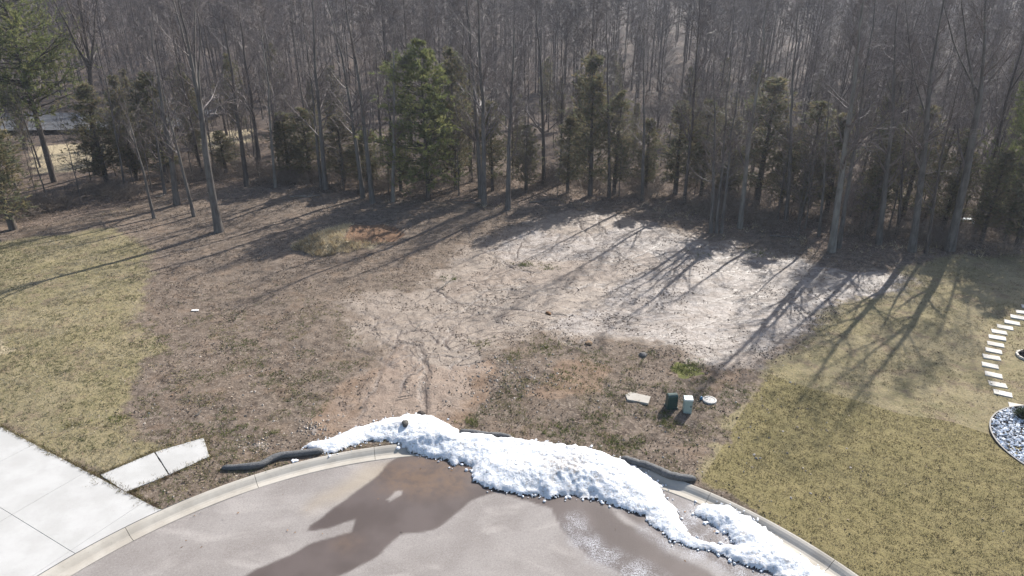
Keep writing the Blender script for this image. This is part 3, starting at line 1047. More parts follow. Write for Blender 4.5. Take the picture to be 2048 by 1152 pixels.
# front row: base u, v; a second point on the stem; stem width in photo pixels; height; options; label
FRONT = [
    (438, 462, 395, 225, 21, 21, dict(fork=3, limbs=20, t0=.40, spread=1.25), "tall grey bare tree standing alone on the left lawn edge, closest to the lot"),
    (308, 433, 270, 290, 8, 11, dict(limbs=14, l2=6, t0=.3), "thin leaning bare sapling leftmost of the small group by the left lawn"),
    (388, 431, 355, 300, 9, 13, dict(limbs=16, l2=6, t0=.35), "slim leaning bare tree just left of the tall lone tree"),
    (353, 406, 335, 250, 16, 17, dict(limbs=20), "sturdy grey bare tree between two thin leaning saplings at the left"),
    (330, 386, 316, 300, 8, 12, dict(limbs=14, l2=6), "thin bare tree behind the leaning saplings beside the dark cedar"),
    (195, 350, 166, 80, 19, 22, dict(fork=4, limbs=14, t0=.45, bark=M_BARKD, spread=1.2), "big dark bare tree with forked crown beyond the gap at the far left"),
    (494, 371, 470, 200, 13, 18, dict(limbs=22, bark=M_BARKD), "straight dark bare tree right of the tall lone tree"),
    (521, 338, 505, 215, 12, 19, dict(limbs=22, bark=M_BARKD), "dark bare trunk set back behind the pale slim tree"),
    (551, 376, 530, 150, 8, 17, dict(limbs=18, bark=M_BARKP), "pale slim bare tree with light bark left of the twin trunks"),
    (651, 379, 633, 130, 13, 20, dict(limbs=22), "bare tree with thicker stem of the twin trunks left of centre"),
    (643, 376, 612, 80, 9, 18, dict(limbs=18), "bare tree with thinner stem of the twin trunks left of centre"),
    (727, 396, 690, 150, 12, 20, dict(limbs=22), "left leaning bare tree of the crossing pair before the pine"),
    (745, 406, 716, 100, 13, 22, dict(limbs=22), "larger grey bare tree of the leaning pair left of the centre pine"),
    (786, 403, 787, 190, 10, 17, dict(limbs=18, bark=M_BARKP), "upright pale bare tree immediately left of the centre pine"),
    (962, 398, 944, 100, 12, 21, dict(limbs=22), "bare tree on the left of the close pair right of the centre pine"),
    (968, 413, 968, 60, 13, 23, dict(limbs=24), "bare tree on the right of the close pair right of the centre pine"),
    (1016, 419, 1018, 180, 13, 17, dict(limbs=22, ang=(15, 38)), "broom crowned bare tree standing at the head of the bare soil"),
    (1088, 372, 1086, 60, 10, 20, dict(limbs=20, bark=M_BARKD), "dark bare tree set back behind the head of the bare soil"),
    (1219, 393, 1216, 150, 9, 18, dict(limbs=16, bark=M_BARKD), "bare dark pole tree among the cedars right of centre"),
    (1285, 401, 1287, 250, 9, 16, dict(limbs=18), "slender bare tree alone above the top edge of the pale silt"),
    (1422, 462, 1432, 250, 10, 15, dict(limbs=24, t0=.2, ang=(35, 75)), "left stem tree of the bushy clump at the corner of the bare soil"),
    (1433, 463, 1450, 230, 8, 16, dict(limbs=20, t0=.25), "middle stem tree of the bushy clump at the corner of the bare soil"),
    (1443, 463, 1468, 250, 8, 14, dict(limbs=22, t0=.22, ang=(35, 75)), "right stem tree of the bushy clump at the corner of the bare soil"),
    (1480, 453, 1508, 160, 13, 20, dict(limbs=24, bark=M_BARKP), "pale barked bare tree right beside the bushy clump"),
    (1572, 441, 1592, 210, 11, 18, dict(limbs=22), "bare tree set back between the pale tree and the big pair"),
    (1638, 471, 1655, 300, 8, 13, dict(limbs=16), "thin bare tree just left of the big pair at the right"),
    (1664, 500, 1703, 170, 18, 22, dict(limbs=26, bark=M_BARKP), "thick pale bare tree of the big pair right of the silt"),
    (1678, 493, 1723, 200, 12, 20, dict(limbs=22), "slimmer bare tree leaning right of the thick pale tree"),
    (1758, 487, 1778, 300, 15, 19, dict(limbs=24), "bare tree set back midway along the right wood edge"),
    (1795, 468, 1815, 250, 8, 15, dict(limbs=16, bark=M_BARKD), "thin dark bare tree behind the right wood edge"),
    (1824, 504, 1880, 100, 18, 23, dict(limbs=26, fork=1), "tall bare tree leaning right at the corner of the right lawn"),
    (1852, 508, 1885, 300, 9, 14, dict(limbs=18, bark=M_BARKD), "small dark bare tree between the two tallest leaning trees"),
    (1900, 502, 1945, 250, 21, 23, dict(limbs=26, fork=2, kink=.02), "thickest bare tree with bent trunk at the far right wood edge"),
]
front_xy = []
for i, (u, v, u2, v2, wpx, H, kw, lab) in enumerate(FRONT):
    p = GP([(u, v)])[0]
    dist = math.hypot(p[1], CAMH)
    zc = p[1] * _cp + CAMH * _sp
    x2, z2 = at_depth(u2, v2, p[1])
    lean = ((x2 - p[0]) / max(z2, 3.0), RNG.normal(0, .015))
    rad = wpx * zc / FPX / 2 * .80
    H *= .78
    kw.setdefault("t0", .24)
    kw["l2"] = kw.get("l2", 8) + 1
    kw["thick"] = .78
    tm, cm_ = bare_tree_mesh("bare_tree", H, rad, lean, 100 + i, **kw)
    put_tree("bare_tree", tm, cm_, (p[0], p[1], float(gz(p[0], p[1]))), label=lab, category="tree", group="bare trees along the wood edge")
    front_xy.append(p)
front_xy = np.array(front_xy)


def conifer_mesh(name, H, rmax, seed, kind, r=None, base=.12):
    rng = np.random.default_rng(seed)
    P = trunk_path(H, (0, 0), rng, wig=.006)
    h = np.linspace(0, 1, P.shape[1])
    r = r or .012 * H + .03
    R = (r * (1 - h) + .012)[None]
    P[0, 0, 2] -= .3
    at = Acc()
    at.add(*tubes(P, R, 7))
    ac = Acc()
    if kind == 'pine':
        nb, sub, ncl, per = int(H * 15), 9, 5, 5
        a_out, rise, bl = rng.uniform(60, 95, nb), .05, (.20, .36)
        palette = np.array([(.185, .20, .075), (.14, .165, .062), (.225, .225, .090), (.115, .132, .055)])
    else:
        nb, sub, ncl, per = int(H * 19), 8, 4, 3
        a_out, rise, bl = rng.uniform(35, 78, nb), .10, (.13, .24)
        palette = np.array([(.135, .134, .074), (.165, .146, .080), (.105, .114, .064), (.19, .154, .086)])
    t = rng.uniform(base, .985, nb)
    if kind == 'pine':
        t = np.round(t * H / .62) * .62 / H + rng.normal(0, .01, nb)
    t = np.clip(t, base * .8, .99)
    prof = np.sin(np.clip((1 - t) / (1 - base), 0, 1) ** .8 * math.pi * .56 + .06)
    lumps = .55 + .7 * rng.uniform(0, 1, nb) ** 1.3
    az = rng.uniform(0, 2 * math.pi, nb)
    side = 1 + .22 * np.sin(az + seed) + .12 * np.sin(2 * az + 3 * t * 6)
    L = rmax * prof * lumps * side + .1
    a = np.radians(a_out)
    d = np.stack([np.sin(a) * np.cos(az), np.sin(a) * np.sin(az), np.cos(a)], -1)
    f = t * (P.shape[1] - 1)
    k = np.clip(f.astype(int), 0, P.shape[1] - 2)
    w = (f - k)[:, None]
    B = np.zeros((nb, 5, 3))
    B[:, 0] = P[0, k] * (1 - w) + P[0, k + 1] * w
    for j in range(1, 5):
        d = unit(d + np.array([0, 0, rise if kind == 'pine' else rise]) + rng.normal(0, .09, d.shape) + np.array([0, 0, -.05 if j < 3 else .06]))
        B[:, j] = B[:, j - 1] + d * (L / 4)[:, None]
    BR = (np.maximum(.012, .014 * L))[:, None] * np.linspace(1, .25, 5)[None]
    at.add(*tubes(B, BR, 3))
    S, SR = grow(B, BR, sub, rng, .28 if kind == 'pine' else .15, 1.0, (25, 62), (.28, .5), 3, .06, .12, .5, .004, .35)
    ns = len(S)
    tt = rng.uniform(.15, 1.05, (ns, ncl))
    seg = np.clip((tt * 2).astype(int), 0, 1)
    ww = (tt * 2 - seg)[..., None]
    idx = np.arange(ns)[:, None]
    C = S[idx, seg] * (1 - ww) + S[idx, seg + 1] * ww
    dirs = unit(S[:, 2] - S[:, 0])[:, None, :] + np.zeros((ns, ncl, 3))
    C = np.repeat(C.reshape(-1, 3), per, 0)
    D = np.repeat(dirs.reshape(-1, 3), per, 0) + rng.normal(0, .55, C.shape) + np.array([0, 0, .18])
    n = len(C)
    V, F = blades(C, D, rng.uniform(bl[0], bl[1], n), rng.uniform(.03, .065, n) * (1.0 if kind == 'pine' else .85), rng)
    tone = palette[rng.integers(0, 4, ns)] * rng.uniform(.75, 1.25, (ns, 1))
    cc = np.repeat(np.repeat(tone, ncl * per, 0) * rng.uniform(.8, 1.2, (n, 1)), 3, 0)
    ac.add(V, F, cc)
    return at.mesh(name + "_trunk", M_BARKD, True), ac.mesh(name + "_needles", M_NEEDLE)


CON_P = {'pine': [(conifer_mesh("pine", 12, 2.9, 300 + k, 'pine', base=.10), 12.0, 2.9) for k in range(3)],
         'cedar': [(conifer_mesh("cedar", 9, 1.55, 320 + k, 'cedar', base=.09), 9.0, 1.55) for k in range(5)]}

CON = [
    (857, 396, 85, 172, 'pine', "tall bright green pine in the middle of the wood edge"),
    (108, 362, -110, 230, 'pine', "large yellow green pine with dark bare lower trunk at the far left"),
    (912, 388, 95, 105, 'cedar', "dark narrow cedar tucked behind the right side of the centre pine"),
    (1180, 397, 108, 125, 'cedar', "tallest dark cedar right of centre above the bare soil"),
    (1228, 394, 180, 95, 'cedar', "olive cedar touching the right side of the tallest cedar"),
    (1135, 393, 235, 85, 'cedar', "low brownish cedar left of the tallest cedar"),
    (1350, 406, 205, 120, 'cedar', "broad olive cedar above the middle of the silt"),
    (1402, 408, 200, 95, 'cedar', "thin cedar behind the bushy clump of stems"),
    (1512, 428, 160, 150, 'cedar', "wide olive cedar behind the pale barked tree"),
    (1602, 450, 205, 130, 'cedar', "green cedar left of the big pair of bare trees"),
    (1652, 445, 235, 120, 'cedar', "cedar directly behind the big pair of bare trees"),
    (1560, 436, 260, 95, 'cedar', "short cedar between the wide olive cedar and the big pair"),
    (1742, 472, 230, 110, 'cedar', "brown olive cedar right of the big pair of bare trees"),
    (1802, 462, 215, 120, 'cedar', "cedar behind the thin dark tree at the right"),
    (1885, 478, 255, 110, 'cedar', "cedar between the two tallest leaning trees at the right"),
    (1962, 498, 305, 110, 'cedar', "reddish cedar right of the bent trunk"),
    (2032, 518, 270, 150, 'cedar', "dense green cedar at the right edge beside the lawn"),
    (2010, 470, 120, 120, 'pine', "olive pine rising behind the right edge cedars"),
    (28, 462, 195, 175, 'cedar', "broad low cedar at the left edge beside the lawn"),
    (-45, 440, 110, 170, 'cedar', "tall cedar cut off by the left edge"),
    (217, 378, 175, 120, 'cedar', "dark cedar left of the leaning saplings"),
    (335, 374, 150, 130, 'cedar', "yellowish cedar behind the sturdy grey tree at the left"),
    (275, 372, 215, 95, 'cedar', "shorter cedar between the dark and the yellowish cedar"),
    (580, 366, 225, 110, 'cedar', "low cedar left of the twin trunks"),
    (622, 368, 215, 110, 'cedar', "cedar directly behind the twin trunks"),
    (688, 374, 232, 115, 'cedar', "cedar between the twin trunks and the leaning pair"),
    (738, 384, 262, 105, 'cedar', "cedar behind the leaning pair of bare trees"),
    (802, 390, 250, 85, 'cedar', "small cedar at the left foot of the centre pine"),
    (985, 392, 205, 85, 'cedar', "cedar behind the close pair right of the centre pine"),
    (1052, 388, 250, 85, 'cedar', "cedar right of the broom crowned tree"),
    (1290, 398, 240, 85, 'cedar', "cedar behind the slender tree above the silt"),
    (452, 352, 262, 80, 'cedar', "low cedar in the shade right of the tall lone tree"),
    (1455, 415, 235, 95, 'cedar', "cedar just right of the bushy clump, set back"),
]
con_xy = []
for i, (u, v, vt, wpx, kind, lab) in enumerate(CON):
    if kind == 'cedar' and u > 240:
        v -= 17 if u > 1280 else 8
    p = GP([(u, v)])[0]
    zc = p[1] * _cp + CAMH * _sp
    _, zt = at_depth(u, vt, p[1])
    wid = wpx * zc / FPX
    (tm, cm_), H0, r0 = CON_P[kind][i % len(CON_P[kind])]
    if i == 1:
        tm, cm_ = conifer_mesh("pine", 19, 4.3, 377, 'pine', base=.30, r=.26)
        H0, r0 = 19.0, 4.3
        zt = 19
        wid = 8.6
    s = (wid / (2 * r0) * .95, wid / (2 * r0) * .95, max(zt, 2.5) / H0)
    put_tree("pine_tree" if kind == 'pine' else "cedar_tree", tm, cm_, (p[0], p[1], float(gz(p[0], p[1]))), RNG.uniform(0, 6.28), s, "foliage",
             label=lab, category="tree", group="evergreens along the wood edge")
    con_xy.append(p)
con_xy = np.array(con_xy)

# the wood behind: individual trees that share a few meshes
PROTO = [bare_tree_mesh("wood_tree", 15.5, .09 + .025 * (k % 3), (RNG.normal(0, .02), 0), 500 + k, limbs=30 + k % 3 * 3, l2=9, l3=8, t0=.16 + .04 * (k % 3),
                        fork=(0, 0, 2, 0, 1, 0)[k % 6], bark=(M_BARK, M_BARKD, M_BARKD)[k % 3], thick=1.1, spread=1.15) for k in range(6)]
rng = np.random.default_rng(77)
taken = np.concatenate([front_xy, con_xy])
placed = []
edge = sorted(P_FLOOR_EDGE.tolist())
ex, ey = np.array(edge).T
tries = 0
while len(placed) < 250 and tries < 20000:
    tries += 1
    y = 42 + 78 * rng.uniform() ** 1.25
    x = rng.uniform(-.82 * y - 3, .82 * y + 3)
    if y < np.interp(x, ex, ey) + 4.5:
        continue
    q = np.array([x, y])
    if len(taken) and np.min(np.hypot(*(taken - q).T)) < 1.5:
        continue
    if placed and np.min(np.hypot(*(np.array(placed) - q).T)) < 2.3:
        continue
    un = 1024 + FPX * x / (y * _cp + CAMH * _sp)
    if 55 < un < 240 and 46 < y < 95 and rng.uniform() < .9:
        continue
    placed.append(q)
for i, q in enumerate(placed):
    tm, cm_ = PROTO[i % len(PROTO)]
    s = rng.uniform(.75, 1.15)
    s *= rng.choice([.8, .95, 1.0, 1.1])
    put_tree("bare_tree", tm, cm_, (q[0], q[1], float(gz(*q))), rng.uniform(0, 6.28), (s * rng.uniform(.75, 1.15), s * rng.uniform(.75, 1.15), s),
             label="bare grey tree standing within the winter wood, behind the front row", category="tree", group="bare trees deeper in the wood")
k = 0
while k < 80:
    y = 44 + 60 * rng.uniform() ** 1.3
    x = rng.uniform(-.8 * y - 3, .8 * y + 3)
    if y < np.interp(x, ex, ey) + 7:
        continue
    un = 1024 + FPX * x / (y * _cp + CAMH * _sp)
    if 55 < un < 240:
        continue
    (tm, cm_), H0, r0 = CON_P['cedar'][k % 5]
    s = rng.uniform(.45, .95)
    put_tree("cedar_tree", tm, cm_, (x, y, float(gz(x, y))), rng.uniform(0, 6.28), (s, s, s * rng.uniform(.9, 1.2)), "foliage",
             label="small evergreen half hidden within the winter wood, behind the front row", category="tree", group="evergreens deeper in the wood")
    k += 1

SAP = [bare_tree_mesh("sapling", 6.5, .045, (RNG.normal(0, .05), 0), 560 + k, limbs=18, l2=7, l3=5, t0=.12, thick=.8, spread=1.5, wig=.03) for k in range(4)]
k = 0
while k < 240:
    y = 41 + 55 * rng.uniform() ** 1.5
    x = rng.uniform(-.8 * y - 3, .8 * y + 3)
    if y < np.interp(x, ex, ey) + 1.2:
        continue
    un = 1024 + FPX * x / (y * _cp + CAMH * _sp)
    if 75 < un < 220 and y > 48 and rng.uniform() < .75:
        continue
    tm, cm_ = SAP[k % 4]
    s = rng.uniform(.6, 1.35)
    put_tree("sapling", tm, cm_, (x, y, float(gz(x, y))), rng.uniform(0, 6.28), s,
             label="thin twiggy leafless sapling filling the wood between bigger trunks", category="sapling", group="saplings in the wood")
    k += 1

# far wood: one mass
rng = np.random.default_rng(99)


def far_proto(seed):
    r = np.random.default_rng(seed)
    P = trunk_path(17, (0, 0), r, K=4)
    a = Acc()
    R = np.linspace(.12, .03, 4)[None]
    a.add(*tubes(P, R, 4), (.075, .060, .054))
    L1, R1 = grow(P, R, 15, r, .3, .98, (28, 60), (.2, .34), 3, .12, .1, .4, .03, .5)
    a.add(*tubes(L1, R1, 3, tip=True), (.12, .10, .092))
    L2, _ = grow(L1, R1, 11, r, .1, 1, (20, 60), (.4, .8), 2, .05, .2, .5, .02, .4)
    a.add(*blades(L2[:, 0], L2[:, 1] - L2[:, 0], np.linalg.norm(L2[:, 1] - L2[:, 0], axis=1), np.full(len(L2), .06), r), (.084, .066, .060))
    L3, _ = grow(L2, np.full((len(L2), 2), .02), 3, r, .1, 1, (20, 60), (.4, .8), 2, .05, .2, .5, .02, .4)
    a.add(*blades(L3[:, 0], L3[:, 1] - L3[:, 0], np.linalg.norm(L3[:, 1] - L3[:, 0], axis=1), np.full(len(L3), .055), r), (.084, .064, .058))
    F = a.F
    V = np.concatenate(a.V)
    return V, F, np.concatenate(a.C)


FP_ = [far_proto(900 + k) for k in range(4)]
acc = Acc()
for i in range(900):
    y = 100 + 215 * rng.uniform() ** 1.5
    x = rng.uniform(-.85 * y, .85 * y)
    V, F, C = FP_[i % 4]
    a = rng.uniform(0, 6.28)
    s = rng.uniform(.75, 1.25)
    c_, s_ = math.cos(a) * s, math.sin(a) * s
    W = np.stack([V[:, 0] * c_ - V[:, 1] * s_ + x, V[:, 0] * s_ + V[:, 1] * c_ + y, V[:, 2] * s + float(terrain(x, y, False))], -1)
    acc.add(W, [f for f in F], C * rng.uniform(.75, 1.25))
link("far_wood", acc.mesh("far_wood", m_col("far_bark", .8, .2)), kind="stuff", label="dense bare woodland on the rising ground far behind")

# brush along the wood edge
M_BRUSH = m_bark("brush_stems", (.11, .085, .068), (.19, .150, .118), .3)


def brush_mesh(seed, H=1.6):
    r = np.random.default_rng(seed)
    n = 26
    P = np.zeros((n, 5, 3))
    P[:, 0, :2] = r.normal(0, .35, (n, 2))
    az = r.uniform(0, 6.28, n)
    d = unit(np.stack([np.cos(az) * .45, np.sin(az) * .45, np.ones(n)], -1))
    L = r.uniform(.6, 1.2, n) * H
    for j in range(1, 5):
        d = unit(d + r.normal(0, .13, d.shape) + np.array([0, 0, -.10 * j]) + np.stack([np.cos(az), np.sin(az), 0 * az], -1) * .1)
        P[:, j] = P[:, j - 1] + d * (L / 4)[:, None]
    R = .011 * np.ones((n, 1)) * np.linspace(1, .4, 5)[None]
    a = Acc()
    a.add(*tubes(P, R, 3))
    S, SR = grow(P, R, 9, r, .15, 1, (25, 70), (.25, .5), 3, .05, .2, .6, .005, .4, .6)
    a.add(*tubes(S, SR, 3, tip=True))
    S2, _ = grow(S, SR, 4, r, .1, 1, (25, 70), (.3, .6), 2, .03, .2, .6, .004, .4, .6)
    a.add(*blades(S2[:, 0], S2[:, 1] - S2[:, 0], np.linalg.norm(S2[:, 1] - S2[:, 0], axis=1), np.full(len(S2), .012), r))
    return a.mesh("brush", M_BRUSH)


BR = [brush_mesh(700 + k) for k in range(4)]
rng = np.random.default_rng(31)
k = 0
while k < 190:
    u = rng.uniform(-60, 2110)
    x0 = None
    y = 0
    # a point somewhere behind the edge of the wood
    e = GP([(u, np.interp(u, [0, 120, 310, 450, 700, 960, 1180, 1300, 1420, 1640, 1900, 2050], [455, 432, 392, 368, 385, 398, 398, 405, 440, 482, 502, 512]))])[0]
    back = abs(rng.normal(0, 5.0)) + .4
    q = e * (1 + back / np.hypot(*e))
    if 60 < u < 240 and back > 5:
        continue
    o = link("brush_shrub", BR[k % 4], None, (q[0], q[1], float(gz(*q)) - .05), (0, 0, rng.uniform(0, 6.28)),
             label="tangled leafless brush shrub at the foot of the wood edge", category="shrub", group="brush along the wood edge")
    s = rng.uniform(.6, 1.35)
    o.scale = (s * 1.15, s * 1.15, s)
    k += 1

# ------------------------------------------------------------------ snow bank
P_SNOW1 = GP([(606, 897), (625, 886), (660, 878), (700, 860), (760, 843), (830, 829), (870, 835), (905, 853), (918, 868), (960, 869), (1020, 878),
              (1100, 888), (1180, 899), (1240, 922), (1300, 950), (1332, 968), (1322, 975), (1335, 992), (1358, 1012), (1365, 1040), (1385, 1068),
              (1440, 1090), (1500, 1106), (1570, 1132), (1600, 1152), (1560, 1148), (1500, 1125), (1440, 1103), (1380, 1088), (1345, 1076), (1318, 1056), (1290, 1030),
              (1240, 1010), (1180, 990), (1140, 985), (1100, 990), (1040, 982), (985, 974), (947, 958), (940, 925), (905, 924),
              (862, 908), (825, 904), (800, 889), (770, 884), (735, 883), (700, 897), (660, 910), (640, 906)])
P_SNOW2 = GP([(1388, 1018), (1402, 1004), (1450, 1009), (1500, 1032), (1545, 1063), (1590, 1098), (1640, 1130), (1675, 1160), (1700, 1185), (1640, 1185),
              (1560, 1150), (1490, 1125), (1430, 1101), (1442, 1086), (1476, 1087), (1456, 1066), (1424, 1046)])
allp = np.r_[P_SNOW1, P_SNOW2]
sx = np.arange(allp[:, 0].min() - .3, allp[:, 0].max() + .3, .042)
sy = np.arange(allp[:, 1].min() - .3, allp[:, 1].max() + .3, .042)
SX, SY = np.meshgrid(sx, sy)
wx_ = SX + (fbm(SX * 4, SY * 4, 201, 3) - .5) * .28
wy_ = SY + (fbm(SX * 4, SY * 4, 211, 3) - .5) * .28
d1, d2 = sdf_poly(wx_, wy_, P_SNOW1), sdf_poly(wx_, wy_, P_SNOW2)
PK = GP([(1150, 935)])[0]
PK2 = GP([(880, 872)])[0]
fat = .25 + .25 * np.exp(-((SX - PK[0]) ** 2 / 6 + (SY - PK[1]) ** 2 / 2)) + .16 * np.exp(-((SX - PK2[0]) ** 2 / 5 + (SY - PK2[1]) ** 2 / 2))


def cellbump(x, y, s, seed):
    """soft rounded lumps"""
    x, y = x / s, y / s
    ix, iy = np.floor(x), np.floor(y)
    best = np.full(x.shape, 9.0)
    for a in (-1, 0, 1):
        for b in (-1, 0, 1):
            cx, cy = ix + a, iy + b
            px, py = cx + hash2(cx, cy, seed), cy + hash2(cx, cy, seed + 5)
            best = np.minimum(best, (x - px) ** 2 + (y - py) ** 2)
    return np.clip(1 - best, 0, 1)


lump = .30 * cellbump(SX, SY, .42, 301) + .36 * cellbump(SX, SY, .18, 311) + .34 * cellbump(SX, SY, .10, 321)
lump = lump * .75 + .5 * (fbm(SX * 2.2, SY * 2.2, 331, 4) - .5)
h1 = fat * np.clip(-d1 / .75, 0, 1) ** .55 * (.74 + .45 * lump)
h2 = .26 * np.clip(-d2 / .5, 0, 1) ** .55 * (.6 + .7 * lump)
hh = np.maximum(h1, h2)
rcs = np.hypot(SX - CC[0], SY - CC[1])
base = np.where(rcs < R_IN + .25, -.115, np.interp(rcs, [R_IN + .25, R_IN + .46, R_OUT, R_OUT + .2], [-.115, 0., .02, .0]))
base = base + np.where(rcs > R_OUT + .1, gz(SX, SY), 0)
SZ = base + hh
dirt = sstep(.52, .68, fbm(SX * 1.4, SY * 1.4, 341, 4)) * np.exp(-((SX - PK[0]) ** 2 / 5 + (SY - PK[1] + .4) ** 2 / .8))
dirt = np.maximum(dirt, .45 * sstep(.5, .7, fbm(SX * 2.5, SY * 2.5, 345, 4)) * sstep(.25, .9, -np.minimum(d1, d2)))
dirt = np.maximum(dirt, sstep(.22, .02, -np.minimum(d1, d2)) * sstep(.35, .6, fbm(SX * 3, SY * 3, 351, 3)) * .6)
keep = np.minimum(d1, d2) < .02
q = keep[:-1, :-1] & keep[:-1, 1:] & keep[1:, 1:] & keep[1:, :-1]
li = np.arange(SX.size).reshape(SX.shape)
fq = np.stack([li[:-1, :-1][q], li[:-1, 1:][q], li[1:, 1:][q], li[1:, :-1][q]], -1)
used = np.unique(fq)
remap = np.full(SX.size, -1); remap[used] = np.arange(len(used))


def m_snow():
    t = NT("old_snow")
    n = t.noise(14, 4, .65)
    f = t.noise(45, 3, .7)
    sp = t.vor(20, 'F1', out="Color")
    s = t.n("ShaderNodeSeparateColor"); t.put(s.inputs[0], sp)
    c = t.mix(t.ramp(n, .3, .6), (.50, .515, .54), (.63, .638, .645))
    dd = t.math('MULTIPLY', t.attr("dirt"), t.ramp(t.math('ADD', n, t.math('MULTIPLY', f, .4)), .55, .85))
    c = t.mix(dd, c, (.22, .19, .165))
    c = t.mix(t.math('MULTIPLY', t.ramp(s.outputs[0], .90, .92), .55), c, (.30, .26, .22))
    t.b.inputs["Subsurface Weight"].default_value = .25
    t.b.inputs["Subsurface Radius"].default_value = (.04, .05, .07)
    t.b.inputs["Subsurface Scale"].default_value = .5
    return t.done(c, .6, .25, t.bump(t.math('ADD', n, t.math('MULTIPLY', f, .4)), .05, .8))


link("snow_bank", make_mesh("snow_bank", np.stack([SX, SY, SZ], -1).reshape(-1, 3)[used], remap[fq], m_snow(),
                            attrs=dict(dirt=dirt.ravel()[used]), smooth=True),
     label="long lumpy bank of ploughed old snow lying over the kerb", category="snow bank")


def snow_top(p):
    i = np.argmin(np.abs(sx - p[0])); j = np.argmin(np.abs(sy - p[1]))
    return float(SZ[j, i])


# crumbs of snow along the melting edge
rg = np.random.default_rng(66)
dmin = np.minimum(d1, d2)
cj, ci = np.nonzero((dmin > -.06) & (dmin < .22))
sel = rg.choice(len(cj), 900, replace=False)
sel = sel[rg.uniform(0, 1, 900) < np.exp(-np.clip(dmin[cj[sel], ci[sel]], 0, 1) / .07)]
Pc = np.c_[sx[ci[sel]], sy[cj[sel]], base[cj[sel], ci[sel]] + .012] + rg.normal(0, .02, (len(sel), 3)) * np.array([1, 1, .2])
V, F, C = pebbles(Pc, .015 + .05 * rg.uniform(0, 1, len(sel)) ** 2, .7, np.array([[.66, .68, .71]]) * rg.uniform(.6, 1.05, (len(sel), 1)), rg)
link("snow_crumbs", make_mesh("snow_crumbs", V, F, m_col("snow_crumb", .6, .2), C), kind="stuff", label="crumbs of old snow along the melting edge of the bank")

# ------------------------------------------------------------------ erosion socks
M_SOCK = None


def m_sock():
    t = NT("sock_mesh")
    n = t.noise(8, 4, .65, vec=t.coord(world=False))
    v = t.vor(55, 'F1', t.coord(world=False))
    c = t.mix(t.ramp(n, .35, .65), (.028, .029, .031), (.075, .075, .074))
    c = t.mix(t.ramp(v, .35, .6, 0, .6), c, (.13, .13, .13))
    return t.done(c, .65, .4, t.bump(t.math('ADD', v, n), .02, .8))


M_SOCK = m_sock()
for pts, r, lab, sag in [
    ([(441, 938), (470, 938), (500, 937), (525, 933), (545, 921), (565, 914), (600, 911), (632, 907), (648, 905)], .115, "dark grey erosion sock lying bent in the grass left of the snow", 1),
    ([(918, 866), (945, 868), (970, 871), (985, 873), (1000, 873), (1025, 879)], .095, "short stretch of grey erosion sock just showing behind the snow crest", 1),
    ([(1240, 918), (1270, 929), (1290, 933), (1315, 943), (1335, 953), (1360, 959), (1394, 962)], .125, "dark grey erosion sock at the right end of the snow, beside the lawn", 1)]:
    p = GP(pts)
    K = 40
    tt = np.linspace(0, len(p) - 1, K)
    x = np.interp(tt, np.arange(len(p)), p[:, 0]); y = np.interp(tt, np.arange(len(p)), p[:, 1])
    ker = np.array([1, 2, 3, 2, 1]) / 9
    xs, ys = np.convolve(np.pad(x, 2, 'edge'), ker, 'valid'), np.convolve(np.pad(y, 2, 'edge'), ker, 'valid')
    rr = r * (.86 + .28 * fbm(tt * .9, tt * 0 + 3, int(r * 1000), 2))
    rr[:3] *= [.30, .72, .93]; rr[-3:] *= [.93, .72, .30]
    Pp = np.stack([xs, ys, gz(xs, ys) + rr * .72], -1)[None]
    V, F = tubes(Pp, rr[None], 14)
    caps = [np.array([list(range(14))]), np.array([[(K - 1) * 14 + k for k in range(13, -1, -1)]])]
    link("erosion_sock", make_mesh("erosion_sock", V, F + caps, M_SOCK, smooth=True), label=lab, category="erosion sock", group="erosion socks behind the kerb")

# ------------------------------------------------------------------ utility pedestals, pad, cover
M_GREEN = m_plain("dark_green_plastic", (.022, .055, .047), .42, .45, .2)
M_GREYG = m_plain("grey_green_steel", (.30, .36, .315), .45, .4, .12)
M_DARK = m_plain("dark_gap", (.02, .022, .022), .6, .3)
p = GP([(1342, 815)])[0]
o = link("cable_pedestal", None, None, (p[0], p[1], float(gz(*p))), (0, 0, math.radians(6)), label="dark green plastic pedestal with rounded top in front of the bare soil", category="utility box")
ac = Acc()
prof = [(-.20, 0), (-.20, .47), (-.185, .53), (-.15, .575), (-.09, .60), (.0, .61), (.09, .60), (.15, .575), (.185, .53), (.20, .47), (.20, 0)]


def extrude_x(acc, prof, y0, y1, sc=1.0):
    n = len(prof)
    V = [(x * sc, y0, z) for x, z in prof] + [(x * sc, y1, z) for x, z in prof]
    F = [(i, i + n, (i + 1) % n + n, (i + 1) % n) for i in range(n)]
    acc.add(V, [np.array(F), np.array([list(range(n))]), np.array([list(range(2 * n - 1, n - 1, -1))])])


# rounded front to back, as in the photo: the top rolls over away from the street
prof_y = [(-.14, -.05), (-.14, .47), (-.125, .535), (-.09, .585), (-.03, .61), (.05, .60), (.11, .56), (.15, .50), (.16, -.05)]
n = len(prof_y)
for x0, x1, grow_ in ((-.195, .195, 0),):
    xs_ = [x0, x0 + .02, x1 - .02, x1]
    ins = [.965, 1, 1, .965]
    V = [(xx, yy * s_, zz * (s_ if zz > .4 else 1)) for xx, s_ in zip(xs_, ins) for yy, zz in prof_y]
    F = [(a * n + i, a * n + (i + 1) % n, (a + 1) * n + (i + 1) % n, (a + 1) * n + i) for a in range(3) for i in range(n)]
    ac.add(V, [np.array(F), np.array([list(range(n))[::-1]]), np.array([list(range(3 * n, 4 * n))])])
link("housing", ac.mesh("housing", M_GREEN), o)
ac = Acc()
box(ac, -.155, .155, -.149, -.1405, .06, .43)
link("front_panel", ac.mesh("front_panel", M_GREEN), o)
ac = Acc()
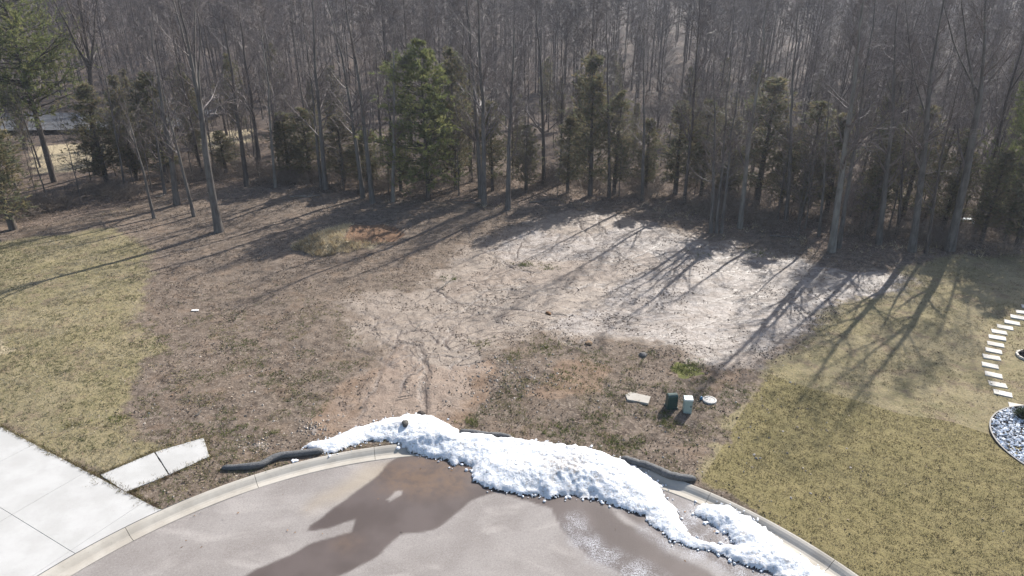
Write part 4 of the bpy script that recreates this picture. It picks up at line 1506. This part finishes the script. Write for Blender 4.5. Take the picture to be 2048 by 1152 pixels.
box(ac, -.215, .215, -.165, .18, -.05, .05)
link("base_skirt", ac.mesh("base_skirt", M_GREEN), o)

p = GP([(1374, 823)])[0]
o = link("power_pedestal", None, None, (p[0], p[1], float(gz(*p))), (0, 0, math.radians(-6)), label="square grey green metal pedestal with lid toned as sunlit beside the dark green one", category="utility box")
ac = Acc(); box(ac, -.155, .155, -.12, .17, -.05, .56); link("cabinet", ac.mesh("cabinet", M_GREYG), o)
ac = Acc()
prism(ac, [(-.17, -.135), (.17, -.135), (.17, .185), (-.17, .185)], .562, .62, .012)
link("lid", ac.mesh("lid", m_plain("sunlit_lid", (.58, .62, .58), .45, .4, .08)), o)  # lid colour lightened to carry the sun on its top
ac = Acc(); box(ac, -.135, .135, -.127, -.1205, .07, .53); link("door", ac.mesh("door", M_GREYG), o)
ac = Acc(); box(ac, .085, .115, -.140, -.1275, .28, .36); link("latch", ac.mesh("latch", M_DARK), o)

ac = Acc()
pp = GP([(1250, 794), (1261, 789), (1301, 798), (1296, 812), (1254, 804)])[::-1]
prism(ac, pp, -.08, .0, .012)
q = pp.mean(0)
link("concrete_pad", ac.mesh("concrete_pad", m_concrete("old_concrete", (.27, .245, .21), (.35, .325, .285), .4)), None, (0, 0, float(gz(*q)) + .055),
     label="flat weathered concrete slab lying left of the dark green pedestal", category="slab")

p = GP([(1419, 802)])[0]
o = link("access_cover", None, None, (p[0], p[1], float(gz(*p)) + .012), label="round pale access cover in the dirt right of the pedestals", category="cover")
a = np.linspace(0, 2 * math.pi, 24, endpoint=False)
cir = np.c_[np.cos(a), np.sin(a)]
ac = Acc()
V = np.concatenate([np.c_[cir * r, np.full(24, z)] for r, z in ((.27, -.06), (.27, .035), (.255, .045), (.205, .045), (.205, -.02))])
F = [(k * 24 + i, k * 24 + (i + 1) % 24, (k + 1) * 24 + (i + 1) % 24, (k + 1) * 24 + i) for k in range(4) for i in range(24)]
ac.add(V, np.array(F))
M_COV = m_concrete("cover_concrete", (.33, .315, .29), (.43, .41, .38), .5)
link("frame", ac.mesh("frame", M_COV), o)
ac = Acc(); prism(ac, cir * .195, -.02, .035, .01); link("lid", ac.mesh("lid", M_COV), o)
ac = Acc(); prism(ac, cir[::3] * .03 + np.array([-.1, .02]), .03, .042, .004); link("pick_hole", ac.mesh("pick_hole", M_DARK), o)

p = GP([(1402, 800)])[0]
ac = Acc()
a8 = cir[::2]
prism(ac, a8 * .055, -.03, .10, .012)
prism(ac, a8 * .035 + np.array([.0, 0]), .10, .14, .008)
link("valve_cap", ac.mesh("valve_cap", m_plain("blue_plastic", (.06, .20, .34), .45, .4)), None, (p[0], p[1], float(gz(*p))),
     label="small blue valve cap between the grey pedestal and the round cover", category="valve cap")


def rock(u, v, r, col, lab, z=None, flat=.65, seed=0, sc=(1, 1)):
    rg = np.random.default_rng(seed)
    vv, ff = ico()
    # one subdivision for a rounded but uneven stone
    ed = {}
    V = [tuple(x) for x in vv]
    F = []

    def midp(i, j):
        k = (min(i, j), max(i, j))
        if k not in ed:
            m = (np.array(V[i]) + V[j]) / 2
            V.append(tuple(m / np.linalg.norm(m))); ed[k] = len(V) - 1
        return ed[k]
    for a_, b_, c_ in ff:
        x, y, z_ = midp(a_, b_), midp(b_, c_), midp(c_, a_)
        F += [(a_, x, z_), (b_, y, x), (c_, z_, y), (x, y, z_)]
    V = np.array(V) * (1 + rg.uniform(-.16, .16, (len(V), 1))) * r * np.array([sc[0], sc[1], flat])
    p = GP([(u, v)])[0]
    zz = float(gz(*p)) if z is None else z
    m = m_plain("stone", col, .8, .25, .35, 20)
    link("rock", make_mesh("rock", V, np.array(F), m), None, (p[0], p[1], zz + r * flat * .4), (0, 0, rg.uniform(0, 3)), label=lab, category="rock")


rock(812, 864, .16, (.075, .070, .062), "dark rock resting on top of the snow bank", snow_top(GP([(812, 864)])[0]) - .02, .55, 1, (1.25, .8))
rock(842, 829, .16, (.035, .027, .022), "dark clod at the back edge of the snow by the mud channel", None, .7, 2)
rock(1177, 692, .17, (.26, .17, .10), "orange tan stone on the bare soil near the centre", None, .6, 3)
rock(1286, 716, .17, (.10, .095, .092), "grey rock on the lower edge of the pale silt", None, .7, 4)
rock(1097, 630, .13, (.15, .075, .03), "rusty brown lump beside the runnel in the bare soil", None, .7, 5, (.8, 1.4))

p = GP([(390, 619)])[0]
ac = Acc(); box(ac, -.17, .17, -.06, .06, 0, .03)
link("board_scrap", ac.mesh("board_scrap", m_plain("white_board", (.62, .60, .57), .7, .3, .1)), None, (p[0], p[1], float(gz(*p)) + .03), (0.1, .05, .15),
     label="small white board scrap lying on the brown soil at the left", category="litter")
p = GP([(590, 923)])[0]
V, F, C = pebbles(np.c_[RNG.normal(0, .06, (7, 2)), np.full(7, .02)], np.full(7, .06), .6, np.ones((7, 3)), RNG)
link("snow_lump", make_mesh("snow_lump", V, F, m_plain("snow_lump_white", (.85, .87, .9), .6, .2, .05)), None, (p[0], p[1], float(gz(*p))),
     label="small lump of snow in the grass just in front of the left erosion sock", category="snow lump")
p = GP([(1933, 447)])[0]
ac = Acc()
box(ac, -.5, .5, -.2, .2, .25, .32)
box(ac, -.4, -.3, -.15, -.05, 0, .26); box(ac, .3, .4, -.15, -.05, 0, .26)
link("white_board", ac.mesh("white_board", m_plain("pale_blue_board", (.65, .72, .76), .5, .4, .05)), None, (p[0], p[1], float(gz(*p))), (0, 0, -.1),
     label="pale bluish board glimpsed low in the shade of the right wood", category="board")

# ------------------------------------------------------------------ stepping stones and gravel bed
M_STONE = m_concrete("paver_concrete", (.40, .37, .32), (.48, .45, .40), .2)
ST = [(2037, 812), (2006, 786), (1996, 767), (1988, 747.5), (1981, 728.5), (1984, 713), (1988, 699.5), (1992, 686.5), (1995, 673.5), (1999, 662), (2011, 652),
      (2025, 643), (2037, 634), (2047, 625), (2058, 616)]
ORD = ["", "second", "third", "fourth", "fifth", "sixth", "seventh", "eighth", "ninth", "tenth", "eleventh", "twelfth", "thirteenth", "fourteenth", "fifteenth"]
ex0 = unit((GP([(1995, 731)]) - GP([(1966, 725)])))[0]
rot0 = math.atan2(ex0[1], ex0[0])
for k, (u, v) in enumerate(ST):
    p = GP([(u, v)])[0]
    ac = Acc()
    w_, d_ = .64 + .03 * RNG.normal() * .5, .40
    prism(ac, [(-w_ / 2, -d_ / 2), (w_ / 2, -d_ / 2), (w_ / 2, d_ / 2), (-w_ / 2, d_ / 2)], -.05, .03, .012)
    link("stepping_stone", ac.mesh("stepping_stone", M_STONE), None, (p[0], p[1], float(gz(*p)) + .012),
         (RNG.normal(0, .015), RNG.normal(0, .015), rot0 + RNG.normal(0, .03)),
         label=("pale rectangular stepping stone touching the gravel bed, lowest of the path" if k == 0 else
                ORD[k] + " pale rectangular stepping stone of the path, counted up from the gravel bed"),
         category="stepping stone", group="stepping stones across the right lawn")

a3 = GP([(1983, 868), (2024, 815), (2048, 931)])
A_ = np.c_[2 * a3, np.ones(3)]
sol = np.linalg.solve(A_, (a3 ** 2).sum(1))
GC, GR = sol[:2], math.sqrt(sol[2] + (sol[:2] ** 2).sum())
bed = link("gravel_bed", None, None, (GC[0], GC[1], 0), label="round bed of white and dark gravel with black edging at the right edge", category="garden bed")
a = np.linspace(0, 2 * math.pi, 72, endpoint=False)
cir = np.c_[np.cos(a), np.sin(a)]
zb = float(gz(*GC))
ac = Acc()
V = np.concatenate([np.c_[cir * r, np.full(72, z)] for r, z in ((GR + .02, -.12), (GR + .02, .07), (GR - .03, .075), (GR - .03, -.12))])
V[:, 2] += zb
F = [(k * 72 + i, k * 72 + (i + 1) % 72, (k + 1) * 72 + (i + 1) % 72, (k + 1) * 72 + i) for k in range(3) for i in range(72)]
ac.add(V, np.array(F))
link("edging", ac.mesh("edging", m_plain("black_edging", (.03, .03, .033), .6, .3)), bed)
ac = Acc(); prism(ac, cir * (GR - .02), zb - .1, zb + .02)
link("soil", ac.mesh("soil", m_plain("bed_soil", (.035, .034, .036), .9, .1)), bed)
rg = np.random.default_rng(8)
n = 5200
th = rg.uniform(0, 6.28, n); rr = np.sqrt(rg.uniform(0, 1, n)) * (GR - .07)
Pg = np.c_[np.cos(th) * rr, np.sin(th) * rr, zb + .035 + rg.uniform(0, .035, n)]
tone = np.where(rg.uniform(0, 1, n) < .66, rg.uniform(.50, .80, n), rg.uniform(.05, .25, n))[:, None] * np.array([[.96, .99, 1.03]])
V, F, C = pebbles(Pg, rg.uniform(.035, .07, n), .7, tone, rg, low=True)
link("gravel", make_mesh("gravel", V, F, m_col("gravel_stone", .7, .3), C), bed, kind="stuff")

p = GP([(2042, 836)])[0]
rg = np.random.default_rng(12)
n = 1500
D = unit(rg.normal(size=(n, 3)) * np.array([1, 1, .9]) + np.array([0, 0, .5]))
Pb = D * rg.uniform(.08, .27, (n, 1)) * np.array([1, 1, 1.0]) + np.array([0, 0, .12])
Pb[:, 2] = np.maximum(Pb[:, 2], .02)
V, F = blades(Pb, D + rg.normal(0, .4, D.shape), rg.uniform(.06, .13, n), rg.uniform(.015, .03, n), rg)
o = link("dwarf_shrub", None, None, (p[0], p[1], zb + .03), label="small rounded dark green shrub planted in the gravel bed", category="shrub")
link("foliage", make_mesh("foliage", V, F, M_NEEDLE, np.repeat(np.array([[.030, .042, .022]]) * rg.uniform(.6, 1.5, (n, 1)), 3, 0)), o)
ac = Acc(); ac.add(*tubes(np.array([[(0, 0, -.05), (.01, 0, .1), (0, .01, .2)]], float), np.array([[.02, .018, .01]]), 6))
link("stem", ac.mesh("stem", M_BARKD), o)

p = GP([(2060, 712)])[0]
zb2 = float(gz(*p))
bed = link("mulch_bed", None, None, (p[0], p[1], 0), label="dark mulch mound with pale edging cut off by the right edge", category="garden bed")
ac = Acc()
rings = [(.42, 0.02), (.38, .16), (.27, .30), (.12, .37)]
V = np.concatenate([np.c_[cir[::3] * r, np.full(24, zb2 + z)] for r, z in rings] + [[[0, 0, zb2 + .39]]])
V = V + rg.normal(0, .012, V.shape)
F = [(k * 24 + i, k * 24 + (i + 1) % 24, (k + 1) * 24 + (i + 1) % 24, (k + 1) * 24 + i) for k in range(3) for i in range(24)]
T = [(72 + i, 72 + (i + 1) % 24, 96) for i in range(24)]
ac.add(V, [np.array(F), np.array(T)])
link("mulch", ac.mesh("mulch", m_plain("dark_mulch", (.022, .020, .021), .9, .1, .4, 30)), bed)
for k in range(9):
    b0 = math.radians(40 * k)
    ac = Acc(); box(ac, .44, .52, -.14, .14, zb2 - .03, zb2 + .09)
    link("edging_block", ac.mesh("edging_block", M_STONE), bed, None, (0, 0, b0))

# ------------------------------------------------------------------ fallen branches
rg = np.random.default_rng(44)
LOGS = [(578, 400, 640, 395, .05, 1, "pale straight fallen branch at the wood edge left of the leaning pair"), (500, 396, 505, 380, .035, 0, "short pale broken branch left of the pale fallen branch"),
        (448, 402, 470, 396, .05, 0, "broken grey branch lying right of the tall lone tree"), (312, 394, 333, 388, .05, 1, "pale broken branch between the leaning saplings"),
        (928, 410, 990, 414, .05, 0, "fallen branch lying in reddish leaves at the close pair of trees"), (900, 405, 945, 399, .04, 0, "thin fallen branch left of the close pair of trees"),
        (1060, 408, 1120, 399, .06, 0, "fallen branch right of the broom crowned tree"), (1160, 402, 1162, 412, .03, 1, "short pale stick at the top edge of the bare soil"),
        (880, 583, 908, 560, .03, 1, "forked pale stick at the left of the bare soil"), (830, 662, 842, 645, .02, 1, "thin pale stick in the mud channel"),
        (795, 802, 822, 795, .02, 0, "dark stick lying in the orange clay"), (1540, 470, 1600, 476, .05, 0, "dark fallen branch at the right wood edge"),
        (390, 838, 408, 822, .02, 1, "pale dry stick in the grass at the lower left")]
for u0, v0, u1, v1, r, pale, lab in LOGS:
    a_, b_ = GP([(u0, v0)])[0], GP([(u1, v1)])[0]
    K = 6
    t_ = np.linspace(0, 1, K)[:, None]
    q = a_ + (b_ - a_) * t_ + np.cumsum(rg.normal(0, .05, (K, 2)), 0)
    Pp = np.c_[q, gz(q[:, 0], q[:, 1]) + r * .8 + .02 + rg.uniform(0, .08, K)][None]
    RR = r * np.linspace(1, .45, K)[None]
    ac = Acc()
    ac.add(*tubes(Pp, RR, 6, tip=True))
    S_, SR_ = grow(Pp, RR, 7, rg, .2, 1, (20, 55), (.15, .4), 3, .05, .15, .5, .008, .4, .5)
    ac.add(*tubes(S_, SR_, 3, tip=True))
    link("fallen_branch", ac.mesh("fallen_branch", M_BARKP if pale else M_BARK), label=lab, category="branch", group="fallen branches")

# ------------------------------------------------------------------ ground cover: leaves, grass, clods
rg = np.random.default_rng(2024)


def scatter(n, x0, x1, y0, y1):
    return np.c_[rg.uniform(x0, x1, n), rg.uniform(y0, y1, n)]


def in_view(p, m=1.0):
    z = p[:, 1] * _cp + CAMH * _sp
    return np.abs(FPX * p[:, 0] / z) < 1024 + 70 * m


def on_ground(p):
    """not on the road, slabs, snow or gravel"""
    r_ = np.hypot(p[:, 0] - CC[0], p[:, 1] - CC[1])
    _, b = drive_local(p[:, 0], p[:, 1])
    ok = (r_ > R_OUT + .02) & (b < -.02) & (sdf_poly(p[:, 0], p[:, 1], P_WALK) > .02)
    ok &= np.hypot(p[:, 0] - GC[0], p[:, 1] - GC[1]) > GR + .05
    return ok & in_view(p)


# leaves
p = scatter(150000, -34, 34, 14, 58)
p = p[on_ground(p)]
x_, y_ = p.T
dl = np.minimum(sdf_poly(x_, y_, P_LAWNR), sdf_poly(x_, y_, P_LAWNL))
dm = sdf_poly(x_, y_, P_MUD)
df = sdf_poly(x_, y_, P_FLOOR)
dens = np.where(df < 0, .85, np.where(dl < 0, .03 + .25 * sstep(-1.2, 0, dl), np.where(dm < 0, .05 + .5 * sstep(-1.3, .2, dm), .62)))
dens = dens * (.12 + 1.7 * sstep(.35, .68, fbm(x_ * .8, y_ * .8, 401, 5)))
p = p[rg.uniform(0, 1, len(p)) < dens]
n = len(p)
D = np.c_[rg.normal(size=(n, 2)), rg.normal(0, .22, n)]
V, F = blades(np.c_[p, gz(*p.T) + .012 + rg.uniform(0, .02, n)], D, rg.uniform(.045, .10, n), rg.uniform(.035, .075, n), rg)
V = V.reshape(-1, 3, 3); V[:, 2, 2] += rg.uniform(-.01, .05, n); V = V.reshape(-1, 3)
pal = np.array([(.132, .096, .067), (.172, .134, .099), (.092, .066, .048), (.235, .192, .145), (.148, .097, .060), (.32, .275, .225), (.064, .049, .038)])
cc = pal[rg.choice(7, n, p=[.24, .20, .20, .10, .12, .02, .12])] * rg.uniform(.8, 1.2, (n, 1))
link("leaf_litter", make_mesh("leaf_litter", V, F, m_col("dead_leaves", .8, .2), np.repeat(cc, 3, 0)), kind="stuff", label="scattered dead leaves over the soil and wood floor")


def tufts(name, p, nb, h, w, pal, lean, label):
    n = len(p)
    base = np.c_[p, gz(*p.T) - .005]
    B = np.repeat(base, nb, 0)
    B[:, :2] += rg.normal(0, .05, (n * nb, 2))
    D = np.c_[rg.normal(0, lean, (n * nb, 2)), np.ones(n * nb)]
    hs = np.repeat(rg.uniform(.7, 1.3, n), nb) * rg.uniform(h[0], h[1], n * nb)
    V, F = blades(B, D, hs, rg.uniform(w[0], w[1], n * nb), rg)
    o_ = np.argsort(pal.sum(1))
    f_ = .66 * fbm(p[:, 0] * .8, p[:, 1] * 1.2, 481, 5) + .34 * rg.uniform(0, 1, n) if n else np.zeros(0)
    f_ = np.clip((f_ - .28) / .44, 0, .999)
    cl = np.repeat(pal[o_[(f_ * len(pal)).astype(int)]] * rg.uniform(.8, 1.2, (n, 1)), nb, 0) * rg.uniform(.75, 1.25, (n * nb, 1))
    link(name, make_mesh(name, V, F, m_col(name + "_blades", .75, .15, .3), np.repeat(cl, 3, 0)), kind="stuff", label=label)


# right lawn, short and dormant
p = scatter(110000, 3, 34, 12, 40)
p = p[on_ground(p)]
d_r = sdf_poly(*p.T, P_LAWNR)
d_s = sdf_poly(*p.T, P_SOD)
k = (d_r < .4) & (rg.uniform(0, 1, len(p)) < np.where(d_s < 0, .95, .30 + .45 * fbm(p[:, 0] * .5, p[:, 1] * .5, 421, 3)) * sstep(.4, -.3, d_r))
fr_ = (p @ SEAM_N / .92 + 50.0) % 1.0
k &= ~((d_s < 0) & (fr_ < .085) & (fbm(p[:, 0] * .7, p[:, 1] * .7, 491, 3) > .44))
k &= (d_s < 0) | (fbm(p[:, 0] * .6, p[:, 1] * .9, 495, 4) + rg.uniform(-.12, .12, len(p)) < .58)
ps, pl_ = p[k & (d_s < 0)], p[k & (d_s >= 0)]
tufts("sod_grass", ps, 5, (.04, .085), (.010, .022), np.array([(.138, .117, .062), (.180, .151, .088), (.112, .103, .050), (.225, .190, .120), (.140, .106, .062)]), 1.0,
      "short olive tan winter sod at the lower right")
tufts("lawn_grass", pl_, 5, (.04, .085), (.010, .022), np.array([(.19, .155, .088), (.24, .20, .122), (.145, .130, .064), (.31, .265, .185), (.13, .10, .064)]), 1.1,
      "thin straw coloured winter lawn at the right")
# left lawn, rougher
p = scatter(70000, -34, -8, 15, 42)
p = p[on_ground(p)]
d_l = sdf_poly(*p.T, P_LAWNL)
k = (d_l < .5) & (rg.uniform(0, 1, len(p)) < (.15 + 1.1 * fbm(p[:, 0] * .45, p[:, 1] * .45, 431, 3)) * sstep(.5, -.5, d_l))
tufts("rough_grass", p[k], 5, (.05, .12), (.012, .026), np.array([(.18, .158, .092), (.25, .218, .145), (.125, .126, .062), (.085, .092, .042), (.34, .305, .225)]), .9,
      "tufty winter grass of the left lawn")
# grass creeping over the slab edges
ed = []
for a_, b_, n_ in [((320, 1018), (-10, 848), 520), ((203, 948), (309, 903), 120), ((311, 903), (408, 875), 60), ((255, 987), (338, 952), 90), ((341, 950), (420, 915), 70), ((421, 913), (409, 877), 40)]:
    A1, B1 = GP([a_])[0], GP([b_])[0]
    t_ = rg.uniform(0, 1, n_)[:, None]
    nrm = unit(np.array([[-(B1 - A1)[1], (B1 - A1)[0]]]))[0]
    amp = (.015 + .075 * np.clip(fbm(t_ * np.hypot(*(B1 - A1)) * 1.6, t_ * 0 + a_[0], 471, 3) - .42, 0, 1) * 4) 
    ed.append(A1 + (B1 - A1) * t_ + nrm * rg.normal(0, 1, (n_, 1)) * amp)
ed = np.concatenate(ed)
gz0 = gz
gz = lambda x, y: np.maximum(gz0(x, y), .0)
tufts("edge_grass", ed, 7, (.05, .13), (.014, .03), np.array([(.20, .165, .085), (.13, .118, .05), (.26, .21, .125), (.12, .085, .055)]), 1.0,
      "grass tufts creeping over the edges of the driveway and pavement")
gz = gz0
# weeds and tufts in the dirt
p = scatter(46000, -20, 14, 14, 36)
p = p[on_ground(p)]
x_, y_ = p.T
dl = np.minimum(sdf_poly(x_, y_, P_LAWNR), sdf_poly(x_, y_, P_LAWNL))
dm = np.minimum(sdf_poly(x_, y_, P_MUD), sdf_poly(x_, y_, P_CLAY) - .2)
cl = fbm(x_ * 1.1, y_ * 1.1, 441, 3)
k = (dl > 0) & (dm > .15) & (sdf_poly(x_, y_, P_FLOOR) > 0) & (rg.uniform(0, 1, len(p)) < 1.5 * sstep(.46, .62, cl) * sstep(36, 20, y_))
tufts("dirt_tufts", p[k], 6, (.05, .12), (.012, .026), np.array([(.20, .175, .085), (.11, .125, .042), (.085, .105, .035), (.30, .25, .15)]), .9,
      "scattered grass tufts growing in the brown soil")
CL = GP([(945, 845), (1140, 858), (1110, 862), (1270, 890), (1230, 880), (1325, 830), (1340, 845), (1060, 770), (1020, 720), (1085, 700), (960, 690), (1120, 750), (240, 840), (150, 850),
         (1380, 740), (1200, 840), (1050, 530), (900, 560), (1400, 505), (1520, 500), (540, 870), (470, 860), (1385, 735), (1372, 745), (1095, 535), (1235, 895)])
q = []
for c in CL:
    m = rg.integers(14, 46)
    q.append(c + rg.normal(0, rg.uniform(.15, .38), (m, 2)) * np.array([1.3, 1]))
q = np.concatenate(q)
q = q[on_ground(q)]
tufts("green_clumps", q, 8, (.06, .16), (.014, .03), np.array([(.10, .125, .03), (.15, .15, .058), (.24, .21, .11), (.085, .098, .035)]), .8,
      "greener grass clumps in the dirt behind the snow")
# tall dry grass on the spoil mound and along the wood edge
p = scatter(9000, -18, -6, 33, 43)
k = (sdf_poly(*p.T, P_MOUND) < .15) & (sdf_poly(*p.T, P_MOUNDCUT) > .05)
p1 = p[k]
p = scatter(16000, -30, 34, 32, 50)
de = np.abs(sdf_poly(*p.T, P_FLOOR) + 0.2)
k = (rg.uniform(0, 1, len(p)) < .30 * np.exp(-(de / 1.2) ** 2) * sstep(.45, .65, fbm(p[:, 0] * .6, p[:, 1] * .6, 451, 3))) & in_view(p)
tufts("dry_grass", np.r_[p1, p[k]], 7, (.18, .45), (.012, .024), np.array([(.42, .34, .21), (.34, .265, .155), (.50, .42, .28), (.24, .185, .11)]), .75,
      "tall straw coloured dry grass on the spoil mound and wood edge")

# clods and small stones on the bare soil
p = scatter(60000, -11, 18, 18, 43)
x_, y_ = p.T
dm = sdf_poly(x_, y_, P_MUD)
cl = fbm(x_ * .9, y_ * .9, 461, 4)
k = on_ground(p) & (dm < .6) & (rg.uniform(0, 1, len(p)) < .012 + .5 * sstep(.54, .70, cl)) & (sdf_poly(x_, y_, P_CLAY) > -.3)
p = p[k][:6000]
n = len(p)
tone = np.array([(.12, .090, .068), (.17, .13, .10), (.09, .068, .053), (.24, .20, .16)])[rg.choice(4, n, p=[.4, .3, .2, .1])]
V, F, C = pebbles(np.c_[p, gz(*p.T) + .008], rg.uniform(.018, .06, n) ** 1.0 * rg.uniform(.6, 1.2, n), .55, tone, rg, low=True)
link("soil_clods", make_mesh("soil_clods", V, F, m_col("clods", .9, .15), C), kind="stuff", label="small clods and crumbs on the bare soil")
p = np.r_[GP([(1015, 760)]) + rg.normal(0, 1, (260, 2)) * np.array([1.5, 1.0]), GP([(626, 855)]) + rg.normal(0, .3, (90, 2)), GP([(512, 893)]) + rg.normal(0, .35, (60, 2)),
          scatter(500, -14, 12, 17, 27)]
p = p[on_ground(p)]
n = len(p)
tone = np.array([(.30, .24, .18), (.38, .33, .28), (.18, .145, .115), (.24, .21, .185)])[rg.integers(0, 4, n)] * rg.uniform(.8, 1.2, (n, 1))
V, F, C = pebbles(np.c_[p, gz(*p.T) + .012], rg.uniform(.02, .06, n), .7, tone, rg, low=True)
link("stones", make_mesh("stones", V, F, m_col("small_stones", .8, .25), C), kind="stuff", label="small pale stones strewn in the dirt behind the snow")

# brown leaves and grit blown onto the asphalt
n = 130
a_ = rg.uniform(0, 6.28, n); r_ = R_IN - np.abs(rg.normal(0, 2.2, n)) - .03
p = CC + np.c_[np.cos(a_), np.sin(a_)] * r_[:, None]
V, F = blades(np.c_[p, np.full(n, -.105)], np.c_[rg.normal(size=(n, 2)), rg.normal(0, .15, n)], rg.uniform(.04, .09, n), rg.uniform(.03, .06, n), rg)
V[:, 2] = np.maximum(V[:, 2], -.112)
link("street_leaves", make_mesh("street_leaves", V, F, m_col("street_leaf", .8, .2), np.repeat(np.array([[.20, .11, .05]]) * rg.uniform(.5, 1.4, (n, 1)), 3, 0)),
     kind="stuff", label="a few brown leaves lying on the asphalt")

# ------------------------------------------------------------------ thin winter air
hz = Acc()
box(hz, -420, 420, -40, 420, -1.6, 62)
mh = bpy.data.materials.new("haze_air")
mh.use_nodes = True
mh.node_tree.nodes.clear()
_o = mh.node_tree.nodes.new("ShaderNodeOutputMaterial")
_v = mh.node_tree.nodes.new("ShaderNodeVolumePrincipled")
_v.inputs["Color"].default_value = (.86, .90, 1.0, 1)
_v.inputs["Density"].default_value = .00036
_v.inputs["Anisotropy"].default_value = .35
mh.node_tree.links.new(_v.outputs[0], _o.inputs["Volume"])
link("haze", hz.mesh("haze", mh), kind="stuff", label="thin pale haze in the winter air")
